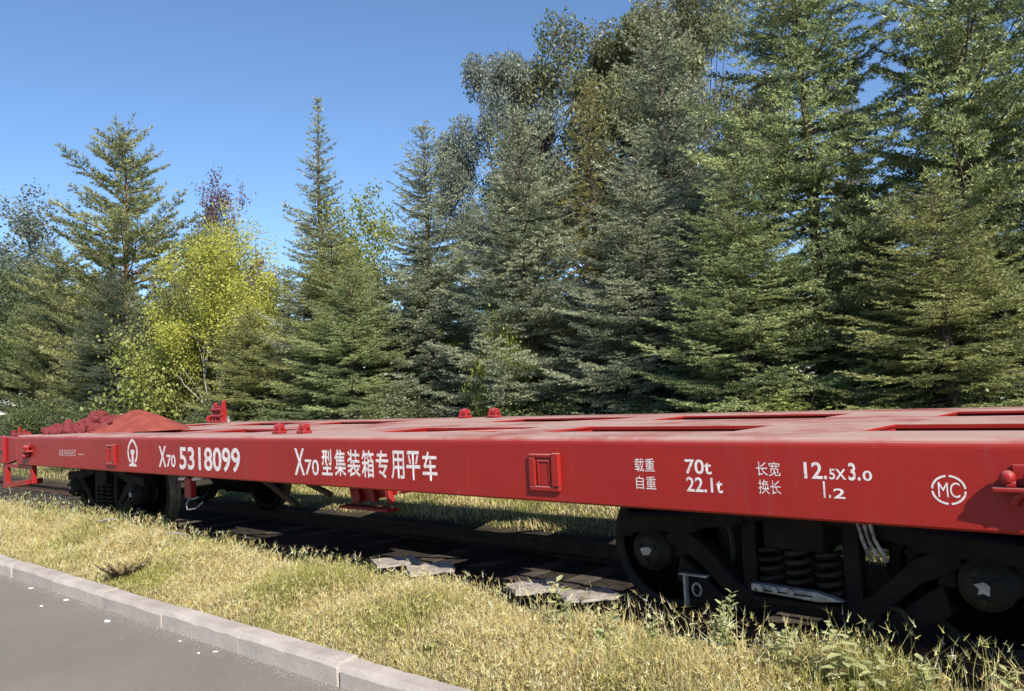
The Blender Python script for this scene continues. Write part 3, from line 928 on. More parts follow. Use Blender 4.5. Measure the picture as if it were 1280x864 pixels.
def gen_conifer(seed, H, R, z0=.35, whorls=30, nb=6, droop=.12, top_el=.75, shape=.85, tw_sp=.125, sub_sp=.085, gap=.1, top_bare=0.0, step=.03, nl=(.035, .065), w=.007, per=2, bare_low=0.0, twig_len=.42, hang=.15):
    r = np.random.default_rng(seed)
    T = Tree()
    lean = r.uniform(-.02, .02, 2)
    def axis(z):
        return np.array([lean[0] * z + .02 * math.sin(z * 1.3 + seed), lean[1] * z + .02 * math.cos(z * 1.1 + seed), z])
    T.wood.tube([axis(z) for z in np.linspace(-.1, H, 14)], [max(.008, .016 * H * (1 - i / 13.0) ** .9) for i in range(14)], 8)
    zs = z0 + (H - z0) * (1 - (1 - np.linspace(0, .985, whorls)) ** 1.08)
    phi = r.uniform(0, 6.28)
    T.twig(axis(H - .35), np.array([0, 0, 1.]), .35, .5)
    for wi, z in enumerate(zs):
        u = (z - z0) / (H - z0)
        Lm = R * (1 - u) ** shape * (min(1, .72 + u * 3.2)) + .08
        n = nb + (1 if u < .5 else 0)
        if u > 1 - top_bare:
            n = 4
        for k in range(n):
            if r.random() < gap:
                continue
            phi += 2 * PI / n * r.uniform(.75, 1.25)
            zz = z + r.uniform(-.35, .35) * (H - z0) / whorls
            L = Lm * r.uniform(.62, 1.18)
            if r.random() < .08:
                L *= 1.25
            el = top_el * u ** 1.3 - droop * (1 - u) * 2 + r.uniform(-.12, .12)
            curve = r.uniform(.02, .14) + .10 * (1 - u)
            h = np.array([math.cos(phi), math.sin(phi), 0])
            side = np.array([-h[1], h[0], 0])
            bend = r.uniform(-.15, .15)
            o = axis(zz)
            def pt(t):
                return o + h * (L * t) + side * (bend * L * t * t) + np.array([0, 0, L * (math.tan(el) * t - .16 * (1 - u) * t * (1 - t) * 2 + curve * t * t)])
            def tan(t):
                e = .02
                return nrm(pt(min(1, t + e)) - pt(max(0, t - e)))
            pts = [pt(t) for t in (0, .3, .6, .85, 1)]
            T.wood.tube(pts, [.004 + .011 * L * (1 - t) for t in (0, .3, .6, .85, 1)], 4, False)
            tb = r.uniform(.1, .95)
            s0 = .12 + (.35 * bare_low * (1 - u))
            for q in np.arange(.72, 1.0, .14):
                T.twig(pt(q), tan(q), L * .16 + .03, tb + .12)
            m = max(2, int(L * (1 - s0) / tw_sp))
            for t in np.linspace(s0, .97, m):
                for sg in (-1, 1):
                    tl = (twig_len * L * (1 - t) ** .75 + .07) * r.uniform(.6, 1.15)
                    tl = min(tl, .62)
                    d = nrm(tan(t) * r.uniform(.55, .95) + side * sg * r.uniform(.7, 1.0) + np.array([0, 0, -hang * r.uniform(-.6, 1.6)]))
                    p = pt(t)
                    ti = tb + r.uniform(-.14, .14)
                    T.twig(p, d, tl, ti)
                    if tl > .2:
                        d2 = nrm(np.cross(d, [0, 0, 1]))
                        for a in np.arange(.3, .95, sub_sp / tl):
                            for sg2 in (-1, 1):
                                dd = nrm(d * .75 + d2 * sg2 * .7 + np.array([0, 0, -hang * r.uniform(-.4, 1.5)]))
                                T.twig(p + d * tl * a, dd, (.30 * tl * (1 - a) + .05) * r.uniform(.7, 1.2), ti + r.uniform(-.08, .08))
    V, ti = needles(*T.arrays(), r, step=step, per=per, nl=nl, w=w)
    crown = np_mesh('crown', V, np.arange(len(V)).reshape(-1, 3), ('tint', 'FLOAT', ti))
    return T.wood.mesh('trunk', True), crown

def gen_leafy(seed, H, R, trunk_h, leaves=16000, leaf=.05, levels=4, up=.55, crown_shape=1.0, droop=0.0, trunk_r=.06, multi=1, tuft=7, blobby=0.0):
    r = np.random.default_rng(seed)
    wood = MB()
    tips = []
    def grow(p, d, l, rad, lev):
        k = 4
        pts, rs = [p], [rad]
        for i in range(k):
            d = nrm(d + r.normal(size=3) * .14 + np.array([0, 0, .06 - droop * (levels - lev) / levels * .5]))
            p = p + d * l / k
            pts.append(p)
            rs.append(rad * (1 - .45 * (i + 1) / k))
            if lev <= 2:
                tips.append((p, d))
        wood.tube(pts, rs, 5 if lev > 2 else 3, False)
        if lev == 0:
            return
        n = r.integers(3, 5) if lev > 1 else r.integers(3, 6)
        for i in range(n):
            q = pts[-1] if i < 2 else pts[r.integers(1, len(pts))]
            a = r.uniform(0, 6.28)
            x = nrm(np.cross(d, r.normal(size=3)))
            spread = r.uniform(.45, .95)
            dd = nrm(d + x * spread + np.array([0, 0, up * .3 - droop * .4]))
            grow(q, dd, l * r.uniform(.58, .82), rs[-1] * .75, lev - 1)
    for m in range(multi):
        d0 = nrm(np.array([r.uniform(-.25, .25) * (multi > 1), r.uniform(-.25, .25) * (multi > 1), 1.0]))
        base = np.array([r.uniform(-.1, .1) * (multi > 1), r.uniform(-.1, .1) * (multi > 1), -.05])
        top = base + d0 * trunk_h
        wood.tube([base, (base + top) / 2 + r.normal(size=3) * .02, top], [trunk_r * 1.2, trunk_r, trunk_r * .8], 7, False)
        nlimb = 6
        for i in range(nlimb):
            zt = trunk_h * r.uniform(.6, 1)
            a = 2 * PI * i / nlimb + r.uniform(-.4, .4)
            dd = nrm(np.array([math.cos(a), math.sin(a), up + r.uniform(-.1, .7)]))
            grow(base + d0 * zt, dd, (H - trunk_h) * .34, trunk_r * .5, levels - 1)
        grow(top, d0, (H - trunk_h) * .4, trunk_r * .7, levels - 1)
    TP = np.array([t[0] for t in tips])
    # fit into the wanted envelope
    c = TP.mean(0)
    ext = np.percentile(np.linalg.norm(TP[:, :2] - c[:2], axis=1), 96)
    zmx = np.percentile(TP[:, 2], 99.5)
    sxy, sz = R / ext, (H - trunk_h) / (zmx - trunk_h)
    def fit(A):
        A = np.array(A, float).copy()
        z = A[:, 2].copy()
        hi = z > trunk_h * .6
        A[:, 2] = np.where(hi, trunk_h * .6 + (z - trunk_h * .6) * sz, z)
        k = np.clip((z - trunk_h * .3) / (trunk_h * .7 + .01), 0, 1)[:, None]
        A[:, :2] = A[:, :2] * (1 - k) + (A[:, :2] * sxy) * k
        return A
    wood.v = [tuple(v) for v in fit(wood.v)]
    TP = fit(TP)
    sel = r.integers(0, len(TP), leaves // tuft)
    cen = np.repeat(TP[sel] + r.normal(size=(len(sel), 3)) * .06, tuft, 0)
    n = len(cen)
    P = cen + r.normal(size=(n, 3)) * (.085 * (1 + H / 20))
    nor = nrm(r.normal(size=(n, 3)) + np.array([0.2, -.2, .6]))
    ax = nrm(np.cross(nor, r.normal(size=(n, 3))))
    if droop:
        ax = nrm(ax + np.array([0, 0, -1.6 * droop]))
        nor = nrm(np.cross(ax, r.normal(size=(n, 3))))
    sd = np.cross(nor, ax)
    ln = leaf * r.uniform(.6, 1.25, n)[:, None]
    wd = ln * (.34 if not droop else .16)
    fold = nor * wd * r.uniform(-.5, .5, n)[:, None]
    V = np.stack([P, P + ax * ln * .5 + sd * wd + fold, P + ax * ln, P + ax * ln * .5 - sd * wd + fold], 1).reshape(-1, 3)
    i = np.arange(n)[:, None] * 4
    T = np.concatenate([i + [0, 1, 2], i + [0, 2, 3]], 1).reshape(-1, 3)
    tint = np.repeat(np.clip(np.repeat(r.uniform(.15, .85, len(sel)), tuft) + r.uniform(-.2, .2, n), 0, 1), 4)
    return wood.mesh('trunk', True), np_mesh('crown', V, T, ('tint', 'FLOAT', tint))

def gen_dome(seed, H, R, trunk_h, clumps=60, leaves=70000, leaf=.14, trunk_r=.14, skew=0.0):
    """round-headed broadleaf: limbs run to clumps that fill the upper part of a lopsided ellipsoid"""
    r = np.random.default_rng(seed)
    wood = MB()
    wood.tube([(0, 0, -.1), (.05, .02, trunk_h * .5), (.02, .05, trunk_h)], [trunk_r * 1.2, trunk_r, trunk_r * .8], 8)
    cz, rz = trunk_h + (H - trunk_h) * .45, (H - trunk_h) * .55
    C = []
    while len(C) < clumps:
        d = nrm(r.normal(size=3))
        if d[2] < -.55:
            continue
        k = r.uniform(.45, 1.0) ** .6
        p = np.array([d[0] * R * k, d[1] * R * k, cz + d[2] * rz * k])
        p[0] += skew * (p[2] - cz)
        C.append(p)
    C = np.array(C)
    cr = r.uniform(.16, .30, clumps) * R
    tb = r.uniform(.2, .8, clumps)
    for p in C:
        m = np.array([p[0] * .45, p[1] * .45, trunk_h + (p[2] - trunk_h) * .5 + .2])
        wood.tube([(0.02, .05, trunk_h * r.uniform(.7, 1)), m, p], [trunk_r * .4, trunk_r * .22, .012], 4, False)
        for q in range(5):
            wood.tube([p * .8 + m * .2, p + r.normal(size=3) * R * .09, p + nrm(r.normal(size=3) + [0, 0, .4]) * R * .22], [.012, .008, .004], 3, False)
    i = r.integers(0, clumps, leaves)
    q = nrm(r.normal(size=(leaves, 3))) * (r.random(leaves) ** .45)[:, None]
    P = C[i] + q * cr[i][:, None] * np.array([1, 1, .75])
    nor = nrm(r.normal(size=(leaves, 3)) + np.array([.1, -.1, .5]))
    ax = nrm(np.cross(nor, r.normal(size=(leaves, 3))))
    sd = np.cross(nor, ax)
    ln = leaf * r.uniform(.6, 1.25, leaves)[:, None]
    wd = ln * .28
    V = np.stack([P, P + ax * ln * .5 + sd * wd, P + ax * ln, P + ax * ln * .5 - sd * wd], 1).reshape(-1, 3)
    j = np.arange(leaves)[:, None] * 4
    T = np.concatenate([j + [0, 1, 2], j + [0, 2, 3]], 1).reshape(-1, 3)
    tint = np.repeat(np.clip(tb[i] + r.uniform(-.25, .25, leaves), 0, 1), 4)
    return wood.mesh('trunk', True), np_mesh('crown', V, T, ('tint', 'FLOAT', tint))

protos = {
    'spA': gen_conifer(11, 8.0, 2.1, z0=.12, whorls=30, nb=9, shape=.74, w=.0085, nl=(.038, .068), step=.0215, sub_sp=.075, tw_sp=.115, hang=.25, gap=.14),
    'spB': gen_conifer(12, 8.0, 2.35, z0=.12, whorls=27, nb=9, droop=.18, gap=.16, shape=.66, w=.0085, nl=(.038, .068), step=.024, sub_sp=.08, tw_sp=.12, hang=.25),
    'spC': gen_conifer(13, 8.0, 1.9, z0=.12, whorls=31, nb=9, shape=.8, w=.0085, nl=(.038, .068), step=.0225, sub_sp=.075, tw_sp=.115, hang=.25, gap=.14),
    'spire': gen_conifer(14, 10.0, 2.9, whorls=36, nb=7, gap=.15, shape=1.3, top_el=.55, tw_sp=.14, w=.013, nl=(.06, .10), step=.04),
    'pine': gen_conifer(15, 12.0, 3.7, whorls=24, nb=7, z0=1.0, droop=-.02, top_el=.7, shape=.46, gap=.24, tw_sp=.19, sub_sp=.14, nl=(.10, .17), w=.017, step=.045, per=2, bare_low=.5, twig_len=.46, hang=-.35),
    'larch': gen_conifer(16, 8.0, 1.5, whorls=36, nb=7, gap=.15, shape=.8, nl=(.03, .055), w=.010, hang=.4, twig_len=.4, tw_sp=.15),
    'yellow': gen_leafy(21, 6.6, 2.2, 1.1, leaves=48000, leaf=.075, levels=5, up=.7),
    'leafy': gen_leafy(22, 7.0, 2.6, 1.6, leaves=40000, leaf=.10, levels=5, up=.5),
    'dome': gen_dome(25, 14.0, 4.4, 4.0, 70, 70000, .15),
    'shrub': gen_leafy(24, 2.2, 1.2, .25, leaves=11000, leaf=.07, levels=4, up=.8, trunk_r=.025, multi=3),
}
def tree(name, proto, x, y, h, wscale, rot, label, fol, bark='bark', cat='tree', base_h=None, group=None, z=-.02):
    wood, crown = protos[proto]
    bh = base_h or {'spA': 8, 'spB': 8, 'spC': 8, 'spire': 10, 'pine': 12, 'larch': 8, 'yellow': 6.6, 'leafy': 7, 'dome': 14, 'shrub': 2.2}[proto]
    sz = h / bh
    t = thing(name, label, cat, (x, y, z), rot, group, (wscale, wscale, sz))
    for nm, me, mt in (('trunk', wood, bark), ('crown', crown, fol)):
        o = bpy.data.objects.new(nm, me)
        if len(me.materials) == 0:
            me.materials.append(M[mt])
        col.objects.link(o)
        o.parent = t
        o.material_slots[0].link = 'OBJECT'
        o.material_slots[0].material = M[mt]
    return t
S, L_, G = 'spruce_tree', 'larch_tree', 'leafy_tree'
# --- front row, left to right
tree('pine_tree', 'pine', -33.5, 9.0, 12.5, 1.05, .3, 'tall open pine with reddish trunk left of the yellow tree', 'pine', 'bark_red')
tree('pine_tree', 'pine', -40.0, 8.9, 8.6, .85, 2.2, 'shorter yellowish pine at the left beside the tall open pine', 'pine')
tree(G, 'leafy', -62.0, 14.5, 16.2, 2.5, 2.0, 'thin grey green tree behind the pine at the left edge', 'leaf_grey', 'bark_pale')
tree(S, 'spB', -30.8, 7.4, 6.4, 1.1, 1.0, 'low dark spruce under the tall pine at left', 'spruce_dark')
tree(G, 'leafy', -27.6, 9.4, 7.6, .95, 5.1, 'olive green tree between the tall pine and the yellow tree', 'leaf_olive')
tree('yellow_tree', 'yellow', -22.4, 6.9, 6.5, 1.0, .6, 'bright yellow autumn tree between the pine and the spire spruce', 'leaf_yellow', 'bark_pale')
tree('shrub', 'shrub', -25.0, 6.6, 4.2, 1.6, .9, 'lime green bush at the foot of the yellow tree on its left', 'leaf_lime', cat='shrub')
tree('purple_tree', 'leafy', -34.2, 13.0, 11.2, .95, 1.4, 'dull purple leaved tree showing above the yellow tree', 'leaf_purple')
tree(S, 'spire', -18.8, 8.0, 9.7, .95, .2, 'slender spruce with a thin bare spire right of the yellow tree', 'spruce_blue')
tree(S, 'spA', -19.2, 6.0, 3.9, .9, 2.5, 'yellowish spruce in front of the thin spired one', 'spruce_yellow')
tree(S, 'spB', -16.2, 6.6, 5.6, 1.05, 2.9, 'yellow green spruce between the spire spruce and the next blue spruce', 'spruce_yellow')
tree(G, 'leafy', -17.0, 8.8, 6.7, .85, 2.9, 'pale lime tree top between the spire spruce and the next blue spruce', 'leaf_lime')
tree(S, 'spC', -13.75, 7.4, 7.6, 1.2, 1.9, 'blue green spruce with a knobbly narrow top left of centre', 'spruce_blue')
tree(S, 'spB', -14.4, 5.6, 4.4, .9, .4, 'low green spruce at the foot of the blue green one left of centre', 'spruce_green')
tree(S, 'spA', -10.1, 6.5, 6.8, 1.08, .0, 'grey green spruce at the centre with a pointed top in front of the gold larch', 'spruce_blue')
tree(S, 'spC', -12.6, 9.4, 7.6, 1.2, 1.1, 'dim spruce filling the gap left of the centre spruce', 'spruce_blue')
tree(L_, 'larch', -10.3, 9.0, 8.0, 1.05, .7, 'golden larch rising behind the centre spruce', 'larch')
tree('shrub', 'shrub', -10.2, 5.75, 3.0, .55, 2.1, 'bright lime bush low among the branches of the centre spruce', 'leaf_lime', cat='shrub')
tree(S, 'spC', -9.6, 10.6, 9.3, 1.3, .3, 'dark spruce between the gold larch and the tall grey spruce', 'spruce_dark')
tree(S, 'spC', -8.25, 9.0, 9.4, 1.25, 2.7, 'tall grey spruce with a slim tip right of centre', 'spruce_blue')
tree(S, 'spB', -7.3, 6.3, 5.2, .92, 2.2, 'short bushy spruce below the tall grey one right of centre', 'spruce_blue')
tree(S, 'spB', -4.75, 7.0, 9.2, 1.08, 2.3, 'big broad spruce reaching past the top right of centre', 'spruce_green')
tree(S, 'spA', -5.2, 5.3, 4.4, .9, 1.7, 'low spruce with pale tips at the foot of the big broad spruce', 'spruce_green')
tree(L_, 'larch', -5.2, 9.9, 6.6, 1.0, 2.0, 'yellowing larch seen in the gap between the two tall right hand spruces', 'larch')
tree(S, 'spA', -2.75, 7.0, 9.8, 1.0, 2.4, 'tall straight spruce near the right edge with green lower branches', 'spruce_green')
tree(S, 'spB', -2.6, 5.3, 3.7, .8, .8, 'low yellowish spruce under the tall right hand spruce', 'spruce_yellow')
tree(S, 'spB', -1.2, 9.2, 8.8, 1.2, 1.3, 'shadowed spruce cut by the right edge', 'spruce_dark')
tree(S, 'spA', .9, 6.8, 8.0, 1.1, .1, 'spruce standing just beyond the right edge', 'spruce_dark')
tree(G, 'leafy', -56.0, 10.8, 10.2, 1.6, .4, 'dense dark tree filling the left edge below the thin grey one', 'leaf_green')
tree(G, 'leafy', -47.0, 9.4, 7.2, 1.3, 1.9, 'shorter dark green tree at the left edge in front', 'leaf_green')
# --- behind
tree('leafy_tree', 'dome', -22.4, 20.0, 15.6, .62, .5, 'tall dull grey green round crown left of the gold larch', 'leaf_grey')
tree('leafy_tree', 'dome', -18.9, 22.0, 16.2, .95, 2.0, 'wide olive brown crown high behind the gold larch', 'leaf_olive')
tree('leafy_tree', 'dome', -15.6, 23.5, 17.0, .8, 4.0, 'olive crown beside the tall grey spruce in the back row', 'leaf_olive')
back = [(-82, 16, 10, 'spA'), (-70, 10, 9, 'spB'), (-50, 12, 9, 'spB'), (-45, 10, 8, 'spA'), (-40, 17, 9, 'spC'), (-28, 13, 6.5, 'spA'), (-24, 12, 6.0, 'spB'), (-20, 13, 6.5, 'spC'), (-16.5, 13, 7.0, 'spA'), (-13, 14, 7.0, 'spB'), (-5.9, 12.5, 5.6, 'spA'), (-3.6, 12.5, 6.2, 'spC'), (1.5, 12.5, 7.0, 'spB')]
nm = ['farthest off at the left edge', 'second farthest at the left edge', 'far left behind the dark pine', 'left edge', 'left behind the purple tree', 'behind the pine and the yellow tree', 'behind the yellow tree', 'behind the thin spired spruce', 'behind the pale lime tree', 'left of the gold larch', 'behind the short bushy spruce', 'behind the tall straight right hand spruce', 'behind the right edge']
for (x, y, h, p), d in zip(back, nm):
    tree(S, p, x, y, h, 1.25 * h / 8, x * 1.7, 'dark back row spruce ' + d, 'spruce_dark', group='back row spruces')
sh = [(-36, 6.4, 1.98, 'leaf_green', 'left end of the wagon'), (-29.5, 6.0, 1.80, 'leaf_green', 'tall pine'), (-26.5, 7.5, 2.34, 'leaf_green', 'lime bush'), (-20.5, 5.8, 1.58, 'leaf_olive', 'yellowish spruce'), (-16.4, 5.2, 1.30, 'leaf_green', 'low green spruce'),
      (-12.3, 5.0, 1.37, 'leaf_olive', 'centre spruce left side'), (-8.6, 4.8, 1.22, 'leaf_green', 'short bushy spruce'), (-6.2, 4.9, 1.15, 'leaf_green', 'big broad spruce'), (-3.8, 4.6, 1.15, 'leaf_lime', 'two tall right hand spruces'), (-1.6, 4.9, 1.22, 'leaf_green', 'right edge spruce')]
sh += [(-15.0, 2.5, 1.1, 'leaf_green', 'left end beam, nearest the track, added for shade'), (-17.0, 2.6, 1.15, 'leaf_green', 'left end beam, second from the track, added for shade'), (-21.5, 3.0, 1.2, 'leaf_green', 'red step, farther along the track, added for shade'), (-18.5, 3.1, 1.1, 'leaf_green', 'red step, close to the track, added for shade'), (-12.9, 3.3, .9, 'leaf_green', 'left bogie, added for shade')]  # bushes added to darken the lit ground seen under the wagon's left end
for i, (x, y, h, f, d) in enumerate(sh):
    tree('shrub', 'shrub', x, y, h, .95 + .1 * (i % 3), i * 1.3, 'low undergrowth bush behind the wagon by the ' + d, f, cat='shrub', group='undergrowth bushes')

# ------------------------------------------------------------------ pale building glimpsed through the trees
bl = thing('building', 'long pale building glimpsed through the spruces', 'building', (0, 0, 0))
bx0, bx1, by = -30.0, 14.0, 19.0
obj('wall', MB().box(bx0, bx1, by, by + 9, -.1, 3.5), 'plaster', bl)
obj('roof', MB().box(bx0 - .4, bx1 + .4, by - .4, by + 9.4, 3.503, 3.75), 'roof', bl)
win = MB().box(-.8, .8, -.02, -.003, 0, 1.5).mesh('window')
frm = MB().box(-.88, .88, -.05, -.021, -.08, -.001).box(-.88, .88, -.05, -.021, 1.501, 1.58).box(-.88, -.801, -.05, -.021, 0, 1.5).box(.801, .88, -.05, -.021, 0, 1.5).box(-.03, .03, -.05, -.021, 0, 1.5).mesh('frame')
for i in range(13):
    w = obj('window', win, 'glass', bl)
    w.location = (bx0 + 2 + i * 3.3, by, 1.0)
    obj('frame', frm, 'plaster', w)

# ------------------------------------------------------------------ timber, litter, verge plants
plank_me = []
for k in range(4):
    r = random.Random(60 + k)
    n = 7
    V = []
    for i in range(n + 1):
        y = -.30 + .60 * i / n
        w0, w1 = -.10 + r.uniform(-.02, .01), .10 + r.uniform(-.01, .02)
        V += [(w0, y, -.02), (w1, y, -.02), (w1, y, .02 + r.uniform(-.012, .008)), (r.uniform(-.02, .02), y, .012 + r.uniform(-.014, .012)), (w0, y, .022 + r.uniform(-.012, .008))]
    Fq = [(i * 5 + j, i * 5 + (j + 1) % 5, (i + 1) * 5 + (j + 1) % 5, (i + 1) * 5 + j) for i in range(n) for j in range(5)] + [(0, 1, 2, 3, 4), tuple(n * 5 + j for j in range(5))]
    plank_me.append(MB().add(V, Fq).mesh('timber_block'))
for k, (x, y, z, rz, d) in enumerate(((-5.05, -1.22, .155, -.5, 'left of the first pair'), (-4.62, -1.25, .15, -.6, 'right of the first pair'), (-3.62, -1.24, .135, -.55, 'left of the second pair, near the wheel'), (-3.17, -1.26, .145, -.65, 'right of the second pair, nearest the wheel'))):
    o = tag(obj('timber_block', plank_me[k], 'timber'), 'weathered grey timber piece under the wagon, ' + d, 'timber', 'timber ends beside the track')
    o.location = (x, y, z)
    o.rotation_euler = (random.uniform(-.03, .03), random.uniform(-.06, .06), rz)
    o.scale = (1.15, .55, .8)

r = random.Random(9)
for k, (x, y, s, d) in enumerate(((-8.39, -2.706, .035, 'by the kerb at the left edge'), (-7.58, -2.70, .04, 'close to the kerb'), (-7.55, -2.90, .03, 'furthest from the kerb'), (-6.54, -2.79, .045, 'largest of the scraps'), (-5.16, -2.78, .022, 'left of the two small ones'), (-5.09, -2.70, .022, 'right of the two small ones'), (-5.53, -2.72, .018, 'tiny one beside the kerb'))):
    n = 7
    top = [(s * (1 + .4 * r.uniform(-1, 1)) * math.cos(2 * PI * i / n), s * .7 * (1 + .4 * r.uniform(-1, 1)) * math.sin(2 * PI * i / n), .004 + r.uniform(0, .35) * s) for i in range(n)]
    V = top + [(a, b, .0005) for a, b, c in top] + [(0, 0, s * .5)]
    Fq = [(i, (i + 1) % n, 2 * n) for i in range(n)] + [(i, n + i, n + (i + 1) % n, (i + 1) % n) for i in range(n)] + [tuple(range(n, 2 * n))]
    o = tag(obj('paper_scrap', MB().add(V, Fq), 'paper'), 'crumpled white scrap on the asphalt, ' + d, 'litter', 'scraps on the road')
    o.location = (x, y, -.15)
    o.scale = (.62, .62, .5)
    o.rotation_euler = (0, 0, r.uniform(0, 6))
# pale twigs and branches under the left bogie
for k, (a, b, d) in enumerate((((-9.6, -1.62, .20), (-9.2, -1.60, .25), 'pale stick poking out of the grass below the emblem'), ((-8.25, -1.55, .16), (-7.75, -1.55, .20), 'pale stick poking out of the grass under the red valve'))):
    a, b = Vector(a), Vector(b)
    mid = (a + b) / 2 + Vector((0, 0, .015))
    tag(obj('stick', MB().tube([a, mid, b], [.014, .011, .006], 6), 'bark_pale'), d, 'stick')

# --- grass
def vnoise(x, y, seed):
    r = np.random.default_rng(seed)
    s = np.zeros_like(x)
    for k in range(9):
        f = r.uniform(.5, 3.2)
        a = r.uniform(0, 6.28)
        s += np.sin((x * math.cos(a) + y * math.sin(a)) * f * 2 + r.uniform(0, 6.28))
    return s / 3.0

def gz(x, y):
    return np.interp(y, [-2.6, -2.52, -2.2, -1.6, -1.35, -1.1, 1.1, 1.5, 2.2, 3.5, 6], [-.1, -.08, -.05, -.03, -.06, -.13, -.13, -.06, -.03, 0, .02])

STRAW = np.array([[.62, .505, .215], [.69, .585, .30], [.49, .385, .165], [.72, .64, .375]])
GREEN = np.array([[.34, .34, .09], [.42, .40, .13], [.25, .27, .07], [.48, .45, .17]])
def blades(x, y, h, bend, w, colr, r, z=None, curl=1.0):
    n = len(x)
    z = gz(x, y) if z is None else z
    a = r.uniform(0, 6.28, n)
    d = np.stack([np.cos(a), np.sin(a), np.zeros(n)], 1)
    b = r.uniform(0, 6.28, n)
    s = np.stack([np.cos(b), np.sin(b), np.zeros(n)], 1) * w[:, None]
    P = np.stack([x, y, z - .01], 1)
    up = np.array([0, 0, 1.])
    m = P + up * (h * .6)[:, None] + d * (bend * h * .3)[:, None]
    t = P + up * (h * np.clip(1 - .35 * bend * curl, .2, 1))[:, None] + d * (bend * h)[:, None]
    V = np.stack([P - s, P + s, m - s * .8, m + s * .8, t], 1).reshape(-1, 3)
    i = np.arange(n)[:, None] * 5
    T = np.concatenate([i + [0, 1, 3], i + [0, 3, 2], i + [2, 3, 4]], 1).reshape(-1, 3)
    C = np.repeat(np.concatenate([colr, np.ones((n, 1))], 1), 5, 0)
    return V, T, C, t

def merge(parts):
    V, T, C, o = [], [], [], 0
    for v, t, c in parts:
        V.append(v); T.append(t + o); C.append(c)
        o += len(v)
    return np.concatenate(V), np.concatenate(T), np.concatenate(C)

def grass_colour(x, y, r, bias=0.0):
    n = len(x)
    g = vnoise(x, y, 5) * .5 + vnoise(x * 2.3, y * 2.3, 6) * .35 + r.normal(size=n) * .35 + bias
    isg = g > .45
    c = np.where(isg[:, None], GREEN[r.integers(0, 4, n)], STRAW[r.integers(0, 4, n)])
    return c * r.uniform(.7, 1.2, n)[:, None]

def seedheads(t, r, colr, ln=(.02, .045)):
    """small fuzzy heads: four slim triangles each"""
    n = len(t)
    parts = []
    for k in range(3):
        q = nrm(r.normal(size=(n, 3)) * .7 + np.array([0, 0, 1.1]))
        s = nrm(np.cross(q, r.normal(size=(n, 3)))) * .0026
        l = r.uniform(ln[0], ln[1], n)[:, None]
        V = np.stack([t - s - q * l * .3, t + s - q * l * .3, t + q * l], 1).reshape(-1, 3)
        parts.append((V, np.arange(n * 3).reshape(-1, 3), np.repeat(np.concatenate([colr, np.ones((n, 1))], 1), 3, 0)))
    return merge(parts)

def verge():
    r = np.random.default_rng(31)
    parts = []
    for x0, x1, dens, hw in ((-4.6, .6, 11500, .0021), (-7.5, -4.6, 8500, .0024), (-14, -7.5, 5000, .0032), (-30, -14, 1500, .005)):
        n = int((x1 - x0) * 1.25 * dens)
        x = r.uniform(x0, x1, n)
        y = r.uniform(-2.455, -1.22, n)
        clump = np.clip(.5 + .5 * vnoise(x * 1.7, y * 1.7, 8), 0, 1.3)
        edge = np.clip((y + 2.52) / .34, .22, 1)
        thin = np.clip((-1.20 - y) / .25, 0, 1)
        keep = r.random(n) < np.clip(thin + .15, 0, 1)
        leftrise = np.interp(x, [-13, -9.5, -7, -4, -1], [.34, .30, .22, .20, .25])
        h = leftrise * (.32 + .72 * clump) * edge * r.uniform(.45, 1.25, n)
        x, y, h = x[keep], y[keep], h[keep]
        c = grass_colour(x, y, r)
        v, t, cc, tip = blades(x, y, h, r.uniform(.1, .9, len(x)), np.full(len(x), hw) * r.uniform(.7, 1.5, len(x)), c, r)
        parts.append((v, t, cc))
        hd = r.random(len(x)) < .36
        parts.append(seedheads(tip[hd], r, np.clip(c[hd] * 1.12, 0, .7), (.014, .035) if x0 > -10 else (.03, .05)))
    # matted litter lying flat on the soil
    n = 22000
    x = r.uniform(-10, .6, n); y = r.uniform(-2.47, -1.25, n)
    v, t, cc, tip = blades(x, y, r.uniform(.03, .09, n), r.uniform(.9, 2.2, n), np.full(n, .0022), STRAW[r.integers(0, 4, n)] * r.uniform(.35, .8, n)[:, None], r, curl=.5)
    parts.append((v, t, cc))
    # taller stalks standing at the dark edge by the wagon
    n = 2600
    x = r.uniform(-13, .5, n); y = r.uniform(-1.75, -1.25, n)
    h = np.interp(x, [-13, -9.5, -7, -4, -1], [.34, .28, .2, .2, .26]) * r.uniform(.7, 1.5, n)
    c = grass_colour(x, y, r) * .95 + .03
    v, t, cc, tip = blades(x, y, h, r.uniform(.05, .8, n), np.full(n, .0022), c, r)
    parts.append((v, t, cc))
    parts.append(seedheads(tip, r, np.clip(c * 1.3, 0, .7), (.02, .05)))
    V, T, C = merge(parts)
    o = obj('verge_grass', np_mesh('verge_grass', V, T, ('gcol', 'FLOAT_COLOR', C)), 'grass')
    o['kind'] = 'stuff'
    tag(o, 'dry straw coloured grass on the verge between kerb and wagon', 'grass')
    # far side of the track
    parts = []
    for x0, x1, y0, y1, n in ((-14, 1, 1.35, 4.5, 45000), (-34, -14, 1.4, 6, 14000), (-14, 3, 4.5, 9, 14000)):
        x = r.uniform(x0, x1, n); y = r.uniform(y0, y1, n)
        h = r.uniform(.03, .11, n) * (1 + .6 * vnoise(x, y, 12))
        c = grass_colour(x, y, r, .25)
        v, t, cc, tip = blades(x, y, np.clip(h, .02, .3), r.uniform(.3, 1.3, n), np.full(n, .004), c, r)
        parts.append((v, t, cc))
    V, T, C = merge(parts)
    o = obj('far_grass', np_mesh('far_grass', V, T, ('gcol', 'FLOAT_COLOR', C)), 'grass')
    o['kind'] = 'stuff'
    tag(o, 'yellow green grass on the far side of the track', 'grass')
verge()

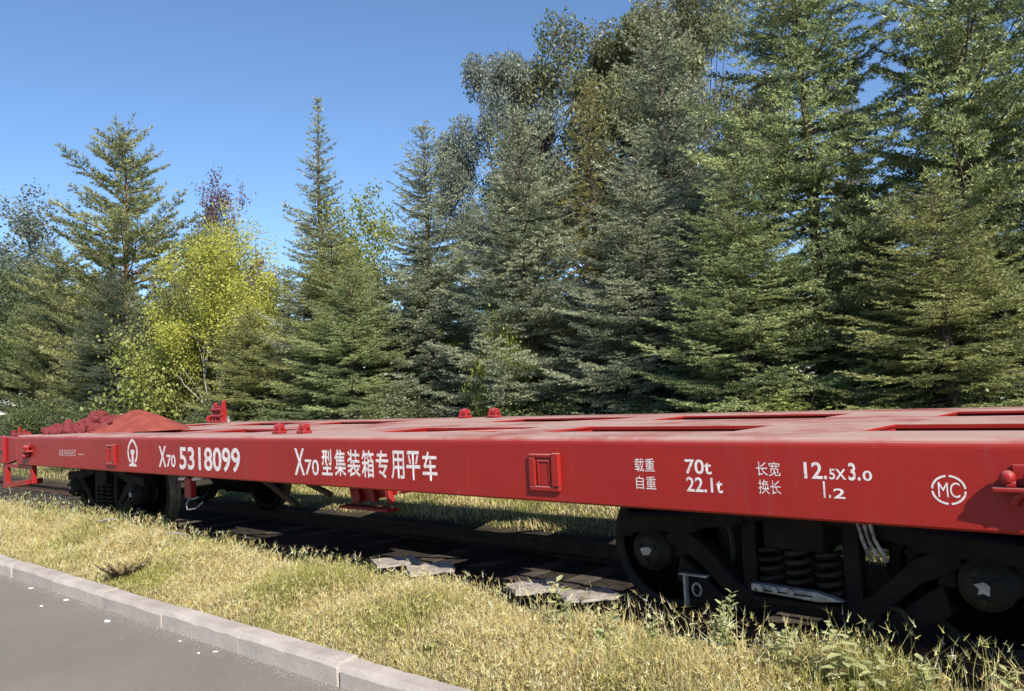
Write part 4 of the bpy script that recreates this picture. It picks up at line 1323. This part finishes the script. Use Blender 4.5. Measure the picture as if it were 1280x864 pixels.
# --- individual weeds
def weed(label, x, y, h, seed, leaf, pairs, colr, spread=.5, stems=1, cat='weed', lean=.15):
    r = np.random.default_rng(seed)
    z = float(gz(np.array([x]), np.array([y]))[0]) - .01
    t = thing('weed', label, cat, (x, y, z))
    wood = MB()
    V, Tn, Tt = [], [], []
    for s in range(stems):
        a = r.uniform(0, 6.28)
        dirv = np.array([math.cos(a) * lean, math.sin(a) * lean, 1.0])
        hh = h * (1 if s == 0 else r.uniform(.5, .9))
        pts = [dirv * hh * k / 5 + np.array([math.sin(k) * .01, 0, 0]) for k in range(6)]
        wood.tube(pts, [.005 - .0007 * k for k in range(6)], 5)
        for k in range(pairs):
            f = .2 + .8 * k / (pairs - 1)
            p = dirv * hh * f
            for sg in (0, PI):
                az = k * 1.9 + sg + r.uniform(-.3, .3)
                ll = leaf * (1.15 - .6 * f) * r.uniform(.8, 1.2)
                d = np.array([math.cos(az), math.sin(az), spread * r.uniform(.4, 1.3)])
                d /= np.linalg.norm(d)
                sd = np.cross(d, [0, 0, 1]); sd /= np.linalg.norm(sd)
                o = len(V)
                w = ll * .24
                up = np.array([0, 0, 1.])
                V += [p, p + d * ll * .4 + sd * w, p + d * ll * .4 - up * w * .25, p + d * ll * .4 - sd * w, p + d * ll * .8 + sd * w * .55 - up * .08 * ll, p + d * ll * .8 - up * .12 * ll, p + d * ll * .8 - sd * w * .55 - up * .08 * ll, p + d * ll - up * .2 * ll]
                Tn += [(o, o + 2, o + 1), (o, o + 3, o + 2), (o + 1, o + 2, o + 5), (o + 1, o + 5, o + 4), (o + 2, o + 3, o + 6), (o + 2, o + 6, o + 5), (o + 4, o + 5, o + 7), (o + 5, o + 6, o + 7)]
                Tt += [float(np.clip(.5 + r.uniform(-.35, .35), 0, 1))] * 8
    obj('stem', wood, M['weed_brown'] if colr in ('leaf_olive', 'weed_brown') else M['leaf_lime'], t)
    obj('foliage', np_mesh('foliage', np.array(V), np.array(Tn), ('tint', 'FLOAT', np.array(Tt))), colr, t)
    return t
weed('leafy green weed with paired leaves right of the second timber pair', -3.03, -1.66, .36, 1, .13, 10, 'weed_pale')
weed('pale leafed weed shoot beside the left wheel of the near bogie', -2.86, -1.60, .20, 2, .09, 7, 'weed_pale', stems=2)
weed('tall spindly weed in front of the bogie springs', -2.06, -1.64, .42, 3, .075, 16, 'weed_pale', .8, 3)
weed('bushy low weed left of the wheel rim', -2.45, -1.66, .27, 4, .075, 9, 'weed_pale', .8, 4)
weed('pale curling weed below the bogie spring plank', -1.78, -1.62, .32, 5, .11, 7, 'weed_pale', .3, 3, lean=.4)
weed('curled pale weed in front of the guard bar', -1.38, -1.64, .36, 6, .13, 7, 'weed_pale', .2, 4, lean=.35)
weed('small weed by the right wheel', -1.10, -1.66, .28, 7, .09, 7, 'weed_pale', .6, 3)
weed('green weed clump under the middle of the wagon', -5.75, -1.62, .24, 8, .07, 8, 'leaf_green', .7, 5, lean=.4)
weed('small weed left of the first timber pair', -5.35, -1.5, .20, 9, .06, 7, 'leaf_olive', .7, 3)
weed('brown brushy weed at the kerb left of centre', -7.45, -2.28, .20, 10, .05, 14, 'weed_brown', 1.0, 40, lean=1.3)
weed('lime green weed patch near the kerb', -3.6, -2.2, .12, 11, .06, 6, 'leaf_lime', .5, 8, lean=.7)
weed('grey green weed under the left bogie', -10.2, -1.5, .34, 12, .10, 8, 'leaf_green', .6, 4)
weed('dark weed below the red step at the left', -11.6, -1.5, .40, 13, .11, 8, 'leaf_green', .6, 5)
weed('thin weed between the timber pairs', -4.15, -1.52, .2, 14, .05, 7, 'leaf_olive', .6, 2)
weed('second dark weed in the shade by the left bogie', -11.0, -1.25, .5, 15, .12, 9, 'leaf_green', .6, 7)
weed('tall dark weed left of the emblem in the shade', -9.9, -1.2, .42, 16, .11, 9, 'leaf_green', .6, 6)
weed('dark weed under the emblem in the shade', -9.2, -1.28, .38, 17, .10, 8, 'leaf_green', .6, 6)
weed('leafy weed left of the red valve', -8.6, -1.35, .30, 18, .08, 8, 'leaf_green', .6, 5)
weed('pale sprig at the right end of the verge', -.75, -1.75, .30, 19, .09, 9, 'weed_pale', .6, 3)
weed('pale grass like weed below the lettering of the load', -2.7, -1.72, .24, 20, .10, 7, 'weed_pale', 1.2, 4, lean=.4)
weed('low lime weed at the bottom edge of the verge', -2.2, -2.1, .12, 21, .06, 6, 'leaf_lime', .5, 8, lean=.7)

# fine grit washed along the foot of the kerb
_r = np.random.default_rng(77)
_n = 1400
_x = _r.uniform(-9.5, -2.5, _n)
_y = -2.645 - np.abs(_r.normal(size=_n)) * .05 - (_r.random(_n) < .12) * _r.uniform(0, .6, _n)
_s = _r.uniform(.0015, .0045, _n)
_c = np.stack([_x, _y, -.1495 + _s * .3], 1)
_o = np.array([[1, 0, 0], [-.5, .87, 0], [-.5, -.87, 0], [0, 0, 1.0]])
_V = (_c[:, None, :] + _o[None] * _s[:, None, None] * _r.uniform(.7, 1.3, (_n, 4, 1))).reshape(-1, 3)
_b = np.arange(_n)[:, None] * 4
_T = np.concatenate([_b + [0, 1, 3], _b + [1, 2, 3], _b + [2, 0, 3]], 1).reshape(-1, 3)
_g = obj('kerb_grit', np_mesh('kerb_grit', _V, _T), 'concrete')
_g['kind'] = 'stuff'
tag(_g, 'fine pale grit scattered along the foot of the kerb', 'grit')
